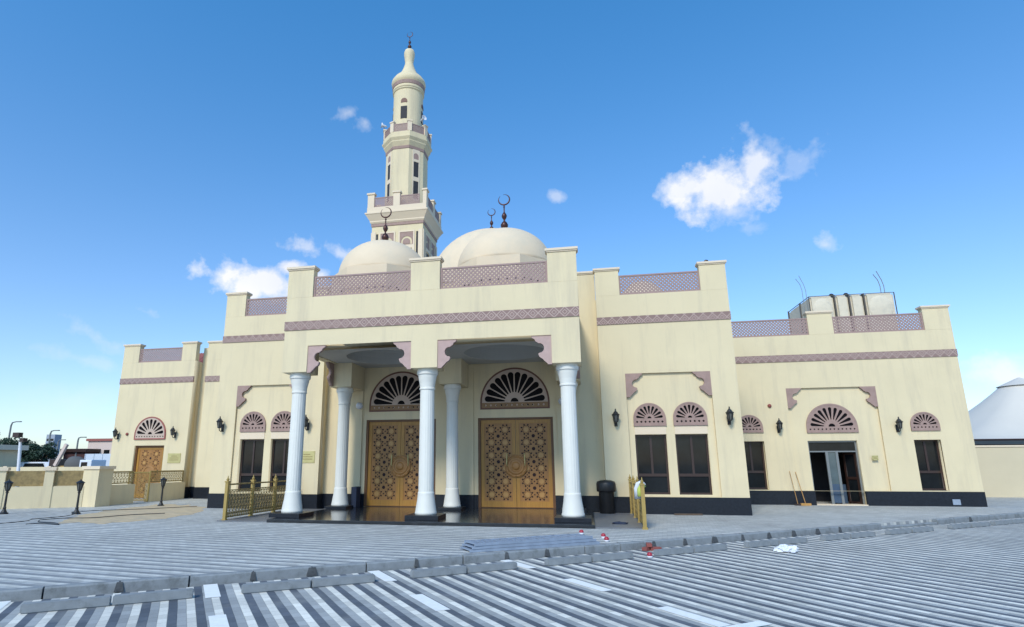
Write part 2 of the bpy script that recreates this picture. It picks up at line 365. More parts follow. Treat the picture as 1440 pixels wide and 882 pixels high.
struct('kerb', bm, conc); struct('kerb_mortar', jb, joint)
# painted bay lines
bm = BM()
def mark(s0, s1, t0, t1):
    v = [bm.verts.new((*K(s, t), -.115)) for s, t in ((s0, t0), (s0, t1), (s1, t1), (s1, t0))]; bm.faces.new(v)
for k in range(-3, 3):
    s = 2.42+2.46*k
    for t in (.04, 2.02, 4.0): mark(s, s+.19, t, t+(.95 if t < 3 else .95))
    mark(s-.45, s+.62, 4.96, 5.12)
bmesh.ops.recalc_face_normals(bm, faces=bm.faces)
for f in bm.faces:
    if f.normal.z < 0: f.normal_flip()
struct('bay_markings', bm, paint)

# ------------------------------------------------------------------ mosque
mosque = empty('mosque', (-4.57, 20.74, 0), 'cream rendered mosque with mauve friezes, two porch domes and white columned porch', 'mosque')
MQ = mosque
CX = -4.566
XP0, XP1 = -9.07, -.062          # porch
XB0, XB1, XR0, XR1 = -14.05, -9.67, .538, 4.918
YW, YB, YP, YD = 25.5, 20.26, 16.13, 20.74
ZW, ZB, ZP = 6.70, 7.36, 6.69
mir = lambda x: 2*CX-x

def lattice(bm, x0, x1, z0, z1, y, pitch=.128, w=.048, th=.03, M=None, frame=.05):
    """diagonal lattice clipped to a rectangle"""
    x0i, x1i, z0i, z1i = x0+frame*.6, x1-frame*.6, z0+frame*.6, z1-frame*.6
    T = BM()
    for sgn in (1, -1):
        c0 = (x0i - z1i) if sgn == 1 else (x0i+z0i); c1 = (x1i-z0i) if sgn == 1 else (x1i+z1i)
        c = c0+pitch/2
        while c < c1:
            h = w*.7071
            # bar centre line: x - sgn*z = c
            pts = []
            for zz in (z0i, z1i):
                pts.append([c+sgn*zz, zz])
            (xa, za), (xb, zb) = pts
            # clip in x
            def clip(xa, za, xb, zb):
                if xa > xb: xa, za, xb, zb = xb, zb, xa, za
                if xb <= x0i or xa >= x1i: return None
                if xa < x0i: za += (zb-za)*(x0i-xa)/(xb-xa); xa = x0i
                if xb > x1i: zb = za+(zb-za)*(x1i-xa)/(xb-xa); xb = x1i
                return xa, za, xb, zb
            r = clip(xa, za, xb, zb)
            if r and abs(r[2]-r[0]) > .01:
                xa, za, xb, zb = r; d = Vector((xb-xa, zb-za)).normalized(); n = Vector((-d.y, d.x))*w/2
                yy = y+(0.004 if sgn == 1 else 0.009)
                f = [T.verts.new((xa-n.x, yy, za-n.y)), T.verts.new((xb-n.x, yy, zb-n.y)), T.verts.new((xb+n.x, yy, zb+n.y)), T.verts.new((xa+n.x, yy, za+n.y))]
                b = [T.verts.new((v.co.x, yy+th-.01, v.co.z)) for v in f]
                T.faces.new(f); T.faces.new(b[::-1])
                for i in range(4): T.faces.new((f[i], b[i], b[(i+1) % 4], f[(i+1) % 4]))
            c += pitch
    for a in ((x0, x1, z0, z0+frame), (x0, x1, z1-frame, z1), (x0, x0+frame, z0+frame, z1-frame), (x1-frame, x1, z0+frame, z1-frame)):
        box(T, a[0], a[1], y-.008, y+th+.01, a[2], a[3])
    bmesh.ops.recalc_face_normals(T, faces=T.faces)
    if M: bmesh.ops.transform(T, matrix=M, verts=T.verts)
    return extend(bm, T)
def coping(x0, x1, y0, y1, z, parent=MQ, o=.055, h=.11):
    bm = BM(); box(bm, x0-o*.5, x1+o*.5, y0-o*.5, y1+o*.5, z, z+.04); box(bm, x0-o, x1+o, y0-o, y1+o, z+.04, z+h)
    return obj('coping', bm, cream2, parent)
def pier(x0, x1, y0, z0, z1, d=.28, parent=MQ):
    obj('parapet_pier', mbox(x0, x1, y0, y0+d, z0+.002, z1, bev=.006), cream, parent); coping(x0, x1, y0, y0+d, z1, parent)
def grille(x0, x1, z0, z1, y, parent=MQ):
    obj('grille', lattice(BM(), x0, x1, z0, z1, y), mauved, parent)
def corbel_pts(x, z, w, h, sx):
    """scalloped bracket filling the top corner at (x,z), spreading sx along x and down by h"""
    pr = [(0, 0), (1, 0), (.93, -.10), (.80, -.17), (.68, -.16), (.60, -.26), (.66, -.36), (.62, -.47), (.50, -.50), (.40, -.44), (.34, -.47), (.40, -.58), (.42, -.70), (.36, -.80), (.24, -.88), (.16, -1.0), (0, -1)]
    pr2 = [(0, 0), (1.0, 0), (.96, -.07), (.84, -.115), (.78, -.20), (.69, -.225)]
    cxx, czz, rr = .60, -.43, .24
    arc = [(cxx+rr*math.cos(a)*1., czz+rr*.72*math.sin(a)) for a in [R(x) for x in (75, 105, 140, 175, 210, 245, 275)]]
    pr = pr2+arc+[(.66, -.64), (.60, -.74), (.46, -.80), (.36, -.88), (.24, -.955), (.20, -1), (0, -1)]
    return [(x+sx*a*w, z+b*h) for a, b in pr]
def corbel(x, z, w, h, sx, y0, y1, parent=MQ, M=None, m=None):
    return obj('corbel', plate([corbel_pts(x, z, w, h, sx)], y0, y1, M=M), m or mauve, parent)
def fan_parts(cx, z0, strip, r, y, n, mfr, mtr, rim, parent, name='fanlight', hub=.24, gapw=.62):
    """arched fan: rim, pierced tracery with n petal openings over a dark backing"""
    zs = z0+strip
    root = obj(name, plate([halfdisc(cx, z0, zs, r), halfdisc(cx, z0+rim, zs, r-rim)], y-.05, y+.02), mfr, parent)
    ri = r-rim; holes = []
    for i in range(n):
        a = math.pi*(i+.5)/n; da = math.pi/n*gapw/2
        rin, rout = ri*(hub+.10), ri*.83
        p = []
        for (rr, k) in ((rin, -.6), (rout, -1)): p.append((rr, a+k*da))
        wout = rout*da
        hp = [(cx+rr*math.cos(t), zs+rr*math.sin(t)) for rr, t in p]
        for j in range(1, 6):
            tt = -math.pi/2+math.pi*j/6
            rr = rout+wout*math.cos(tt); lat = wout*math.sin(tt)
            hp.append((cx+rr*math.cos(a)-lat*math.sin(a), zs+rr*math.sin(a)+lat*math.cos(a)))
        hp += [(cx+rout*math.cos(a+da), zs+rout*math.sin(a+da)), (cx+rin*math.cos(a+.6*da), zs+rin*math.sin(a+.6*da))]
        holes.append(hp)
    rh = ri*hub*.6; holes.append([(cx+rh*math.cos(math.pi*j/10), zs+.012+rh*math.sin(math.pi*j/10)) for j in range(11)])
    nd = max(7, int(2*ri/(strip*.62)))
    for j in range(nd):
        xx = cx-ri+(j+.5)*2*ri/nd; hh = strip*.17; zz = z0+rim+(strip-rim)*.48
        holes.append([(xx-hh, zz), (xx, zz-hh), (xx+hh, zz), (xx, zz+hh)])
    obj('tracery', plate([halfdisc(cx, z0+rim-.001, zs, ri+.001)]+holes, y-.040, y-.016), mtr, root)
    obj('backing', plate([halfdisc(cx, z0+.01, zs, r-.01)], y-.012, y-.002), holem if False else fandark, root)
    return root
def window(x0, x1, z0, z1, y, parent=MQ, trans=.32, mull=True):
    root = obj('window', plate([rect(x0, x1, z0, z1), rect(x0+.06, x1-.06, z0+.06, z1-.06)], y, y+.07), framem, parent)
    bm = BM(); zt = z0+(z1-z0)*trans
    box(bm, x0+.06, x1-.06, y+.008, y+.062, zt-.045, zt+.045)
    if mull: box(bm, (x0+x1)/2-.035, (x0+x1)/2+.035, y+.01, y+.06, zt+.045, z1-.06)
    obj('frame', bm, framem, root)
    bm = BM(); box(bm, x0+.05, x1-.05, y+.045, y+.055, z0+.05, zt-.02); box(bm, x0+.05, x1-.05, y+.035, y+.045, zt+.02, z1-.05)
    obj('pane', bm, glass, root)
    bm = BM(); box(bm, x0-.02, x1+.02, y-.09, y+.02, z0-.045, z0-.002); obj('sill', bm, granite, root)
    return root
def wall_plate(outl, y0, y1, m=cream, parent=MQ, name='wall'): return obj(name, plate(outl, y0, y1), m, parent)
def sidebox(x0, x1, y0, y1, z0, z1, m=cream, name='wall', parent=MQ): return obj(name, mbox(x0, x1, y0, y1, z0, z1), m, parent)

# --- middle blocks with twin windows (right one, then its mirror on the left)
for side in (0, 1):
    f = (lambda x: x) if side == 0 else mir
    def XX(a, b): return (a, b) if side == 0 else (mir(b), mir(a))
    x0, x1 = XX(XR0, XR1); n0, n1 = XX(1.37, 4.10)
    wins = [XX(1.57, 2.575), XX(2.845, 3.865)]
    wall_plate([rect(x0, x1, .53, ZB), rect(n0, n1, .535, 4.57)], YB, YB+.09)
    holes = [rect(a, b, .60, 2.52) for a, b in wins]
    wall_plate([rect(x0+.002, x1-.002, .0, ZB-.02)]+holes, YB+.0902, YB+.40)
    for a, b in wins:
        window(a, b, .60, 2.52, YB+.24)
        fan_parts((a+b)/2, 2.80, .24, (b-a)/2+.02, YB+.087, 9, mauve, mauve, .05, MQ, gapw=.62)
        obj('lintel', mbox(a-.0, b+.0, YB+.075, YB+.10, 2.53, 2.79), cream2, MQ)
    obj('plinth', mbox(x0-.012, x1+.012, YB-.022, YB+.0898, 0, .53), granite, MQ)
    corbel(n0+.002, 4.568, .56, .80, 1, YB-.012, YB+.085); corbel(n1-.002, 4.568, .56, .80, -1, YB-.012, YB+.085)
    obj('frieze', mbox(x0-.01, x1+.01, YB-.028, YB+.05, 6.305, 6.575), bandm, MQ)
    p0, p1 = XX(XR0, 1.36); pier(p0, p1, YB, ZB, 8.27)
    p0, p1 = XX(4.06, XR1); pier(p0, p1, YB, ZB, 8.27)
    g0, g1 = XX(1.36, 4.06); grille(g0+.002, g1-.002, ZB+.003, 8.09, YB+.05)
    obj('parapet_ledge', mbox(g0+.002, g1-.002, YB+.29, YB+.396, ZB-.01, ZB+.06), cream, MQ)
    # side and back walls, roof
    sidebox(x0, x0+.3, YB+.402, 34, 0, ZB-.02); sidebox(x1-.3, x1, YB+.402, 34, 0, ZB-.02)
    obj('roof', mbox(x0+.3, x1-.3, YB+.402, 34, 6.9, 7.05), cream, MQ)
    sidebox(x0+.302, x1-.302, 33.7, 33.99, 0, ZB-.02)
    # plinth returns
    obj('plinth', mbox(x0-.012, x0+.1, YB+.092, YD-.03, 0, .53) if side == 0 else mbox(x1-.1, x1+.012, YB+.092, YD-.03, 0, .53), granite, MQ)
# small roof domes / tiled ridges behind the parapets
def small_dome(x, y, r, zb, zt, parent=MQ):
    bm = BM(); lathe(bm, [(r, zb)]+[(r*math.cos(R(a)), zb+.2+(zt-zb-.2)*math.sin(R(a))) for a in range(0, 90, 9)]+[(0, zt)], (x, y, 0), 32); return obj('dome', bm, domem, parent, True)
small_dome(2.5, 24, 1.1, 7.05, 8.95)
def tiled(x0, x1, y0, y1, z0, z1, parent=MQ):
    """hipped clay tile roof with rolled ribs"""
    bm = BM(); n = max(4, int((x1-x0)/.16)); ym = (y0+y1)/2; hip = min((y1-y0)/2, (x1-x0)/3)
    for i in range(n):
        xa = x0+(x1-x0)*i/n; xb = x0+(x1-x0)*(i+1)/n; xm = (xa+xb)/2
        def top(x): return z0+(z1-z0)*min(1, (x-x0)/hip, (x1-x)/hip)
        def yr(x, s): return ym+s*(1-min(1, (x-x0)/hip, (x1-x)/hip))*0+0
        pts = [(xa, y0, z0), (xm, y0, z0+.05), (xb, y0, z0), (xb, ym, max(z0, top(xb))), (xm, ym, top(xm)+.05), (xa, ym, max(z0, top(xa)))]
        v = [bm.verts.new(p) for p in pts]
        bm.faces.new((v[0], v[1], v[4], v[5])); bm.faces.new((v[1], v[2], v[3], v[4]))
        w = [bm.verts.new((x, y1, z)) for x, _, z in pts[:3]]
        bm.faces.new((w[1], w[0], v[5], v[4])); bm.faces.new((w[2], w[1], v[4], v[3]))
    box(bm, x0, x1, y0+.05, y1-.05, z0-.5, z0-.002)
    return obj('tiled_roof', bm, tilem, parent)
tiled(3.0, 4.5, 26.5, 29.5, 8.2, 8.9); tiled(-15.6, -13.7, 28.5, 31.5, 7.75, 8.75)

# --- outer wings
XL0, XL1, XM0, XS1 = -23.38, -19.15, -18.57, 14.25
sd0, sd1 = 8.56, 10.33
wR = (12.25, 13.16); wL = (5.98, 6.94)
n0, n1 = 7.975, 11.22
# right wing: outer skin with the niche, inner with the openings
wall_plate([rect(XR1+.003, XS1, .53, ZW), rect(n0, n1, .535, 4.53), rect(*wR, .56, 2.44), rect(*wL, .56, 2.44)], YW, YW+.09)
outer = [(XR1+.003, 0), (sd0, 0), (sd0, 2.44), (sd1, 2.44), (sd1, 0), (XS1-.002, 0), (XS1-.002, ZW-.02), (XR1+.003, ZW-.02)]
wall_plate([outer, rect(*wR, .56, 2.44), rect(*wL, .56, 2.44)], YW+.0902, YW+.42)
for a, b in ((XR1+.003, sd0-.002), (sd1+.002, XS1+.012)): obj('plinth', mbox(a, b, YW-.022, YW+.0898, 0, .53), granite, MQ)
for w_ in (wR, wL):
    window(w_[0], w_[1], .57, 2.44, YW+.24, trans=.36); fan_parts((w_[0]+w_[1])/2, 2.78, .22, .49, YW-.002, 9, mauve, mauve, .05, MQ, gapw=.62)
fan_parts(9.5, 2.75, .22, .92, YW+.087, 11, mauve, mauve, .06, MQ, gapw=.62)
corbel(n0+.002, 4.528, .56, .80, 1, YW-.012, YW+.085); corbel(n1-.002, 4.528, .56, .80, -1, YW-.012, YW+.085)
obj('frieze', mbox(XR1+.003, XS1+.01, YW-.028, YW+.05, 5.61, 5.895), bandm, MQ)
for a, b in ((9.12, 10.05), (13.32, XS1)): pier(a, b, YW, ZW, 7.57)
pier(XR1+.003, 5.25, YW, ZW, 7.57)
for a, b in ((5.25, 9.12), (10.05, 13.32)):
    grille(a+.002, b-.002, ZW+.003, 7.42, YW+.05)
sidebox(XS1-.3, XS1, YW+.422, 36, 0, ZW-.02); obj('roof', mbox(XR1+.003, XS1-.302, YW+.422, 36, 6.2, 6.35), cream, MQ)
sidebox(XR1+.003, XS1-.302, 35.7, 35.99, 0, 6.19)
obj('plinth', mbox(XS1-.05, XS1+.012, YW+.092, 36, 0, .53), granite, MQ)
# open entrance of the right wing
ent = obj('entrance', plate([[(sd0, .0), (sd0, 2.44), (sd1, 2.44), (sd1, 0), (sd1-.06, 0), (sd1-.06, 2.38), (sd0+.06, 2.38), (sd0+.06, 0)]], YW+.20, YW+.27), alum, MQ)
bm = BM(); box(bm, sd0+.06, sd1-.06, YW+.225, YW+.235, 2.05, 2.38); obj('transom_pane', bm, glass, ent)
bm = BM(); box(bm, sd0+.06, sd1-.06, YW+.205, YW+.26, 2.0, 2.05)
for x in (sd0+.62, sd0+.98): box(bm, x, x+.09, YW+.20, YW+.262, .0, 2.0)
obj('mullion', bm, alum, ent)
bm = BM(); box(bm, sd0+.71, sd0+.98, YW+.228, YW+.236, .08, 2.0); obj('side_pane', bm, mat('pale_side_glass', (.08, .11, .12), .1, .2, 2), ent)
bm = BM(); box(bm, sd0+.71, sd0+.98, YW+.222, YW+.226, .08, .78); obj('blue_dado', bm, bluedado, ent)
obj('blue_dado', mbox(sd0+1.07, sd0+1.45, YW+.9, YW+.93, .02, .75), bluedado, ent)
# door leaves standing open inwards
for (hx, sgn, ang) in ((sd0+.07, 1, 82), (sd1-.07, -1, 62)):
    M = Matrix.Translation((hx, YW+.27, 0)) @ Matrix.Rotation(R(ang)*sgn, 4, 'Z') @ (Matrix.Scale(sgn, 4, (1, 0, 0)))
    bm = plate([rect(0, .56, .03, 1.99), rect(.08, .48, .12, .95), rect(.08, .48, 1.05, 1.9)], 0, .045, M=M); leaf = obj('door_leaf', bm, framem, ent)
    bm = BM(); box(bm, .07, .49, .02, .026, .1, 1.92, M=M); obj('pane', bm, glass, ent)
bm = BM(); box(bm, sd0-.9, sd1+.9, YW+2.6, YW+2.7, .0, 2.8); box(bm, sd0-.95, sd0-.9, YW+.43, YW+2.7, 0, 2.8); box(bm, sd1+.9, sd1+.95, YW+.43, YW+2.7, 0, 2.8); box(bm, sd0-.9, sd1+.9, YW+.43, YW+2.6, 2.8, 2.85)
obj('vestibule', bm, interior, ent)
obj('threshold', mbox(sd0, sd1, YW-.05, YW+.5, .0, .035), cream2, ent)
tiled(7.2, 9.4, 29, 32, 7.1, 7.75); tiled(14.2-1.1, 15.3-1.1, 29.2, 32, 7.3, 7.62)

# left wing
ld0, ld1 = -22.06, -20.38
wall_plate([[(XL0, 0), (ld0, 0), (ld0, 2.51), (ld1, 2.51), (ld1, 0), (XL1, 0), (XL1, ZW), (XL0, ZW)]], YW, YW+.4)
fan_parts((ld0+ld1)/2-.02, 2.80, .24, .88, YW-.002, 9, tilem, palefan, .06, MQ, gapw=.66)
obj('frieze', mbox(XL0-.01, XL1+.01, YW-.028, YW+.05, 5.61, 5.895), bandm, MQ)
pier(XL0, -22.45, YW, ZW, 7.57); pier(-19.95, XL1, YW, ZW, 7.57)
grille(-22.448, -19.952, ZW+.003, 7.42, YW+.05)
sidebox(XL0, XL0+.3, YW+.402, 36, 0, ZW-.02); sidebox(XL1-.3, XL1, YW+.402, 26.1, 0, ZW-.02)
sidebox(XL1+.002, XM0-.002, 26.1, 26.4, 0, 7.45)                      # recess between wings
for a, b in ((XL0-.012, ld0-.002), (ld1+.002, XL1+.012)): obj('plinth', mbox(a, b, YW-.022, YW-.001, 0, .53), granite, MQ)
obj('plinth', mbox(XL1+.001, XL1+.02, YW+.001, 26.07, 0, .53), granite, MQ)
obj('plinth', mbox(XL1+.022, XM0, 26.075, 26.098, 0, .53), granite, MQ)
sidebox(XM0, XB0-.003, 25.62, 26.0, 0, ZW); obj('plinth', mbox(XM0-.01, XB0-.003, 25.598, 25.618, 0, .53), granite, MQ)
obj('frieze', mbox(XM0-.01, -17.62, 25.592, 25.64, 5.61, 5.895), bandm, MQ)
pier(XM0, -17.75, 25.62, ZW, 7.57); grille(-17.748, -14.9, ZW+.003, 7.42, 25.67); sidebox(XM0, XM0+.3, 26.002, 36, 0, ZW)
obj('roof', mbox(XL0+.3, XB0-.004, 26.402, 36, 6.2, 6.35), cream, MQ); sidebox(XL0+.302, XB0-.004, 35.7, 35.99, 0, 6.19)
tiled(-24+.9, -20.9, 28.5, 31.5, 7.0, 8.0)

# carved doors
jambm = mat('dark_oak_jamb', (.12, .05, .014), .5, .15, 5)
def petal_door(x0, x1, z0, z1, y, cols, rows, leaves, parent, med=True, label=None):
    root = obj('door', plate([rect(x0, x1, z0, z1), rect(x0+.085, x1-.085, z0+.02, z1-.07)], y-.03, y+.14), jambm, parent)
    ix0, ix1 = x0+.085, x1-.085; lw = (ix1-ix0)/leaves
    for k in range(leaves):
        a, b = ix0+k*lw+.006, ix0+(k+1)*lw-.006; zz0, zz1 = z0+.025, z1-.075
        mg = .125 if leaves == 2 else .11; pa, pb, qa, qb = a+mg, b-mg, zz0+mg+.07, zz1-mg
        leaf = obj('door_leaf', plate([rect(a, b, zz0, zz1), rect(pa, pb, qa, qb)], y+.035, y+.09), wood, root)
        obj('panel', mbox(pa-.01, pb+.01, y+.072, y+.085, qa-.01, qb+.01), holem, root)
        # pierced star lattice
        cw, ch = (pb-pa)/cols, (qb-qa)/rows; outs = [rect(pa-.004, pb+.004, qa-.004, qb+.004)]; stars = BM()
        for i in range(cols):
            for j in range(rows):
                cx, cz = pa+(i+.5)*cw, qa+(j+.5)*ch; r = min(cw, ch)/2
                for q in range(8):
                    t = math.pi*(q+.5)/4; rr = r*.76; e = r*.21
                    px, pz = cx+rr*math.cos(t)*cw/ch**1 if False else cx+rr*math.cos(t), cz+rr*math.sin(t)
                    outs.append([(px+e*math.cos(t), pz+e*math.sin(t)), (px-e*.8*math.sin(t), pz+e*.8*math.cos(t)), (px-e*math.cos(t), pz-e*math.sin(t)), (px+e*.8*math.sin(t), pz-e*.8*math.cos(t))])
                for q in range(8):
                    t = math.pi*q/4+math.pi/8*0; rr = r*.58; e = r*.09
                    px, pz = cx+rr*math.cos(t), cz+rr*math.sin(t)
                    outs.append([(px+e*math.cos(t), pz+e*math.sin(t)), (px-e*1.3*math.sin(t), pz+e*1.3*math.cos(t)), (px-e*math.cos(t), pz-e*math.sin(t)), (px+e*1.3*math.sin(t), pz-e*1.3*math.cos(t))])
                st = []
                for q in range(16):
                    t = math.pi*q/8; rr = r*(.42 if q % 2 == 0 else .33); st.append((cx+rr*math.cos(t), cz+rr*math.sin(t)))
                stars = plate([st], y+.046, y+.066, bm=stars)
        for i in range(cols+1):
            for j in range(rows+1):
                cx, cz = pa+i*cw, qa+j*ch; e = min(cw, ch)*.15
                if 0 < i < cols and 0 < j < rows: outs.append([(cx+e*math.cos(math.pi*q/3), cz+e*math.sin(math.pi*q/3)) for q in range(6)])
        for i in range(cols):
            for j in range(rows+1):
                if 0 < j < rows:
                    cx, cz = pa+(i+.5)*cw, qa+j*ch; e = min(cw, ch)*.06; outs.append([(cx-e, cz), (cx, cz-e), (cx+e, cz), (cx, cz+e)])
        for i in range(cols+1):
            for j in range(rows):
                if 0 < i < cols:
                    cx, cz = pa+i*cw, qa+(j+.5)*ch; e = min(cw, ch)*.07; outs.append([(cx-e, cz), (cx, cz-e), (cx+e, cz), (cx, cz+e)])
        obj('carved_lattice', plate(outs, y+.058, y+.075), wood2, root)
        obj('star_bosses', stars, woodl, root)
    if med:
        c = ((x0+x1)/2, y+.03, (z0+z1)/2-.13); T = BM()
        lathe(T, [(.40, 0), (.40, .03), (.36, .045), (.33, .03), (.31, .03), (.27, .05), (.22, .05), (.20, .035), (.15, .04), (.10, .075), (0, .085)], seg=40)
        T2 = Matrix.Translation(c) @ Matrix.Rotation(R(90), 4, 'X'); bmesh.ops.transform(T, matrix=T2, verts=T.verts)
        for k in range(12):
            a = math.pi*k/6; M = Matrix.Translation(c) @ Matrix.Rotation(R(90), 4, 'X') @ Matrix.Translation((.345*math.cos(a), .345*math.sin(a), .045))
            q = BM(); lathe(q, [(.035, 0), (.03, .012), (0, .018)], seg=8); bmesh.ops.transform(q, matrix=M, verts=q.verts); extend(T, q)
        md = obj('medallion', T, wood2, root, False)
        for sx in (-1, 1):
            bm = BM(); xx = c[0]+sx*.30
            tube(bm, [(xx, y+.0, c[2]+.42), (xx+sx*.01, y-.05, c[2]+.38), (xx+sx*.02, y-.05, c[2]+.05), (xx, y-.0, c[2]+.0)], .016)
            obj('handle', bm, brass, root)
    return root
petal_door(ld0, ld1, .0, 2.50, YW+.12, 2, 5, 1, MQ, med=False)
# arched relief on the side door
bm = BM()
lathe(bm, [(.36, 0), (.36, .03), (.28, .04), (.27, .02), (.15, .03), (0, .05)], seg=32); bmesh.ops.transform(bm, matrix=Matrix.Translation(((ld0+ld1)/2, YW+.18, 1.2)) @ Matrix.Rotation(R(90), 4, 'X'), verts=bm.verts)
obj('medallion', bm, wood2, MQ)

# --- centre wall behind the porch
md0, md1, md2, md3 = -8.08, -5.40, -3.83, -1.15
rf = 1.25
fans = [(md0+md1)/2, (md2+md3)/2]
out = [(XB1+.302, 0), (md0, 0), (md0, 3.2), (md1, 3.2), (md1, 0), (md2, 0), (md2, 3.2), (md3, 3.2), (md3, 0), (XR0-.302, 0), (XR0-.302, 8.35), (XB1+.302, 8.35)]
wall_plate([out, halfdisc(fans[0], 3.52, 3.75, rf-.02), halfdisc(fans[1], 3.52, 3.75, rf-.02)], YD+.05, YD+.38)
# shallow door niches formed by a proud skin
out2 = [(XB1+.002, .53), (md0-.16, .53), (md0-.16, 5.165), (md1+.16, 5.165), (md1+.16, .53), (md2-.16, .53), (md2-.16, 5.165), (md3+.16, 5.165), (md3+.16, .53), (XR0-.002, .53), (XR0-.002, 8.35), (XB1+.002, 8.35)]
wall_plate([out2], YD, YD+.0498)
coping(XB1+.06, XR0-.06, YD, YD+.38, 8.35)
for a, b in ((XB1+.002, md0-.16), (md1+.16, md2-.16), (md3+.16, XR0-.002)): obj('plinth', mbox(a, b, YD-.022, YD+.0495, 0, .53), granite, MQ)
for a, b in ((md0-.158, md0-.002), (md1+.002, md1+.158), (md2-.158, md2-.002), (md3+.002, md3+.158)): obj('plinth', mbox(a, b, YD+.028, YD+.0495, 0, .53), granite, MQ)
for c in fans:
    fan_parts(c, 3.50, .25, rf, YD+.08, 12, brown, palefan, .06, MQ, gapw=.84, hub=.20)
    obj('fan_base_strip', plate([rect(c-rf+.06, c+rf-.06, 3.555, 3.735)]+[[(c-rf+.2+k_*.19-.045, 3.645), (c-rf+.2+k_*.19, 3.60), (c-rf+.2+k_*.19+.045, 3.645), (c-rf+.2+k_*.19, 3.69)] for k_ in range(12)], YD+.025, YD+.0395), mat('gilt_brown_strip', (.26, .15, .07), .6, .1, 6), MQ)
for a, b in ((md0, md1), (md2, md3)):
    petal_door(a, b, .095, 3.20, YD+.07, 2, 6, 2, MQ)
# hall roof, rear dome
obj('roof', mbox(XB1+.305, XR0-.305, YD+.385, 36, 7.9, 8.05), cream, MQ)
sidebox(XB1+.305, XR0-.305, 36.002, 36.3, 0, 8.3)
def finial(parent, x, y, z, s, m=finm):
    bm = BM()
    lathe(bm, [(.10, 0), (.11, .06), (.05, .10), (.05, .16), (.13, .24), (.14, .32), (.09, .42), (.035, .47), (.035, .53), (.08, .60), (.10, .68), (.07, .76), (.025, .83), (.022, 1.02), (.04, 1.04), (.022, 1.08), (.018, 1.16)], seg=16)
    bmesh.ops.scale(bm, vec=(s, s, s), verts=bm.verts)
    bmesh.ops.translate(bm, vec=(x, y, z), verts=bm.verts)
    c = Vector((x, y, z+s*1.34)); n = 22; pts = []
    for i in range(n+1):
        a = R(-252+ (324)*i/n); pts.append((a, i/n))
    # crescent: ring opening towards upper left, tapering at its tips
    v0 = []
    for a, k in pts:
        w = .034*math.sin(math.pi*min(max(k, .02), .98))*s+.006
        rr = .20*s; p = c+Vector((math.cos(a+R(25))*rr, 0, math.sin(a+R(25))*rr)); d = Vector((math.cos(a+R(25)), 0, math.sin(a+R(25))))
        v0.append([bm.verts.new(p+d*w+Vector((0, 0, 0))), bm.verts.new(p+Vector((0, -w*.6, 0))), bm.verts.new(p-d*w*.5), bm.verts.new(p+Vector((0, w*.6, 0)))])
    for A, B in zip(v0, v0[1:]):
        for i in range(4): bm.faces.new((A[i], A[(i+1) % 4], B[(i+1) % 4], B[i]))
    bm.faces.new(v0[0]); bm.faces.new(v0[-1][::-1])
    bmesh.ops.recalc_face_normals(bm, faces=bm.faces)
    return obj('finial', bm, m, parent, True)
def dome(x, y, zr, zd, rd, r, zt, fs, octa=True):
    root = obj('dome', lathe(BM(), [(r, zd-.02)]+[(r*math.cos(R(a))**.92, zd+(zt-zd)*math.sin(R(a))) for a in range(4, 88, 6)]+[(.05, zt), (0, zt+.005)], (x, y, 0), 56), domem, MQ, True)
    bm = BM(); lathe(bm, [(rd/math.cos(math.pi/8), zr), (rd/math.cos(math.pi/8), zd-.03), (rd/math.cos(math.pi/8)+.0, zd)], (x, y, 0), 8, math.pi/8)
    dr = obj('drum', bm, domem, root)
    for k in (-1, 0, 1) if zd < 9 else ():
        a = k*math.pi/4-math.pi/2
        for j in range(-2, 3):
            bm = BM(); M = Matrix.Translation((x+math.cos(a)*(rd+.002), y+math.sin(a)*(rd+.002), 0)) @ Matrix.Rotation(a+math.pi/2, 4, 'Z')
            w = rd*.11; box(bm, j*w*1.55-w*.32, j*w*1.55+w*.32, -.01, .01, zd-.82, zd-.74, M=M); obj('vent', bm, interior, root)
    finial(root, x, y, zt-.03, fs); return root
dome(-6.74, 18.5, 6.45, 7.9, 1.64, 1.58, 9.24, .93); dome(-2.44, 18.5, 6.45, 7.9, 1.64, 1.62, 9.32, .93)
dome(-4.57, 29.3, 8.05, 10.6, 3.55, 3.36, 13.80, .98)

# --- porch
opn = [(XP0, 4.33), (-8.27, 4.33), (-8.27, 5.14), (-4.968, 5.14), (-4.968, 4.33), (-4.17, 4.33), (-4.17, 5.14), (-.858, 5.14), (-.858, 4.33), (XP1, 4.33), (XP1, ZP), (XP0, ZP)]
wall_plate([opn], YP, YP+.8, name='porch_fascia')
for a, b in ((XP0, XP0+.3), (XP1-.3, XP1)): obj('porch_fascia', mbox(a, b, YP+.802, YD-.002, 5.14, ZP-.002), cream, MQ)
obj('frieze', mbox(XP0-.012, XP1+.012, YP-.028, YP+.05, 5.64, 5.92), bandm, MQ)
obj('roof', mbox(XP0+.302, XP1-.302, YP+.803, YD-.002, 6.35, 6.45), cream, MQ)
for a, b in ((XP0, -8.21), (-5.02, -4.11), (-.90, XP1)): pier(a, b, YP, ZP, 7.60, d=.26)
for a, b in ((-8.208, -5.022), (-4.108, -.902)): grille(a, b, ZP+.003, 7.37, YP+.06)
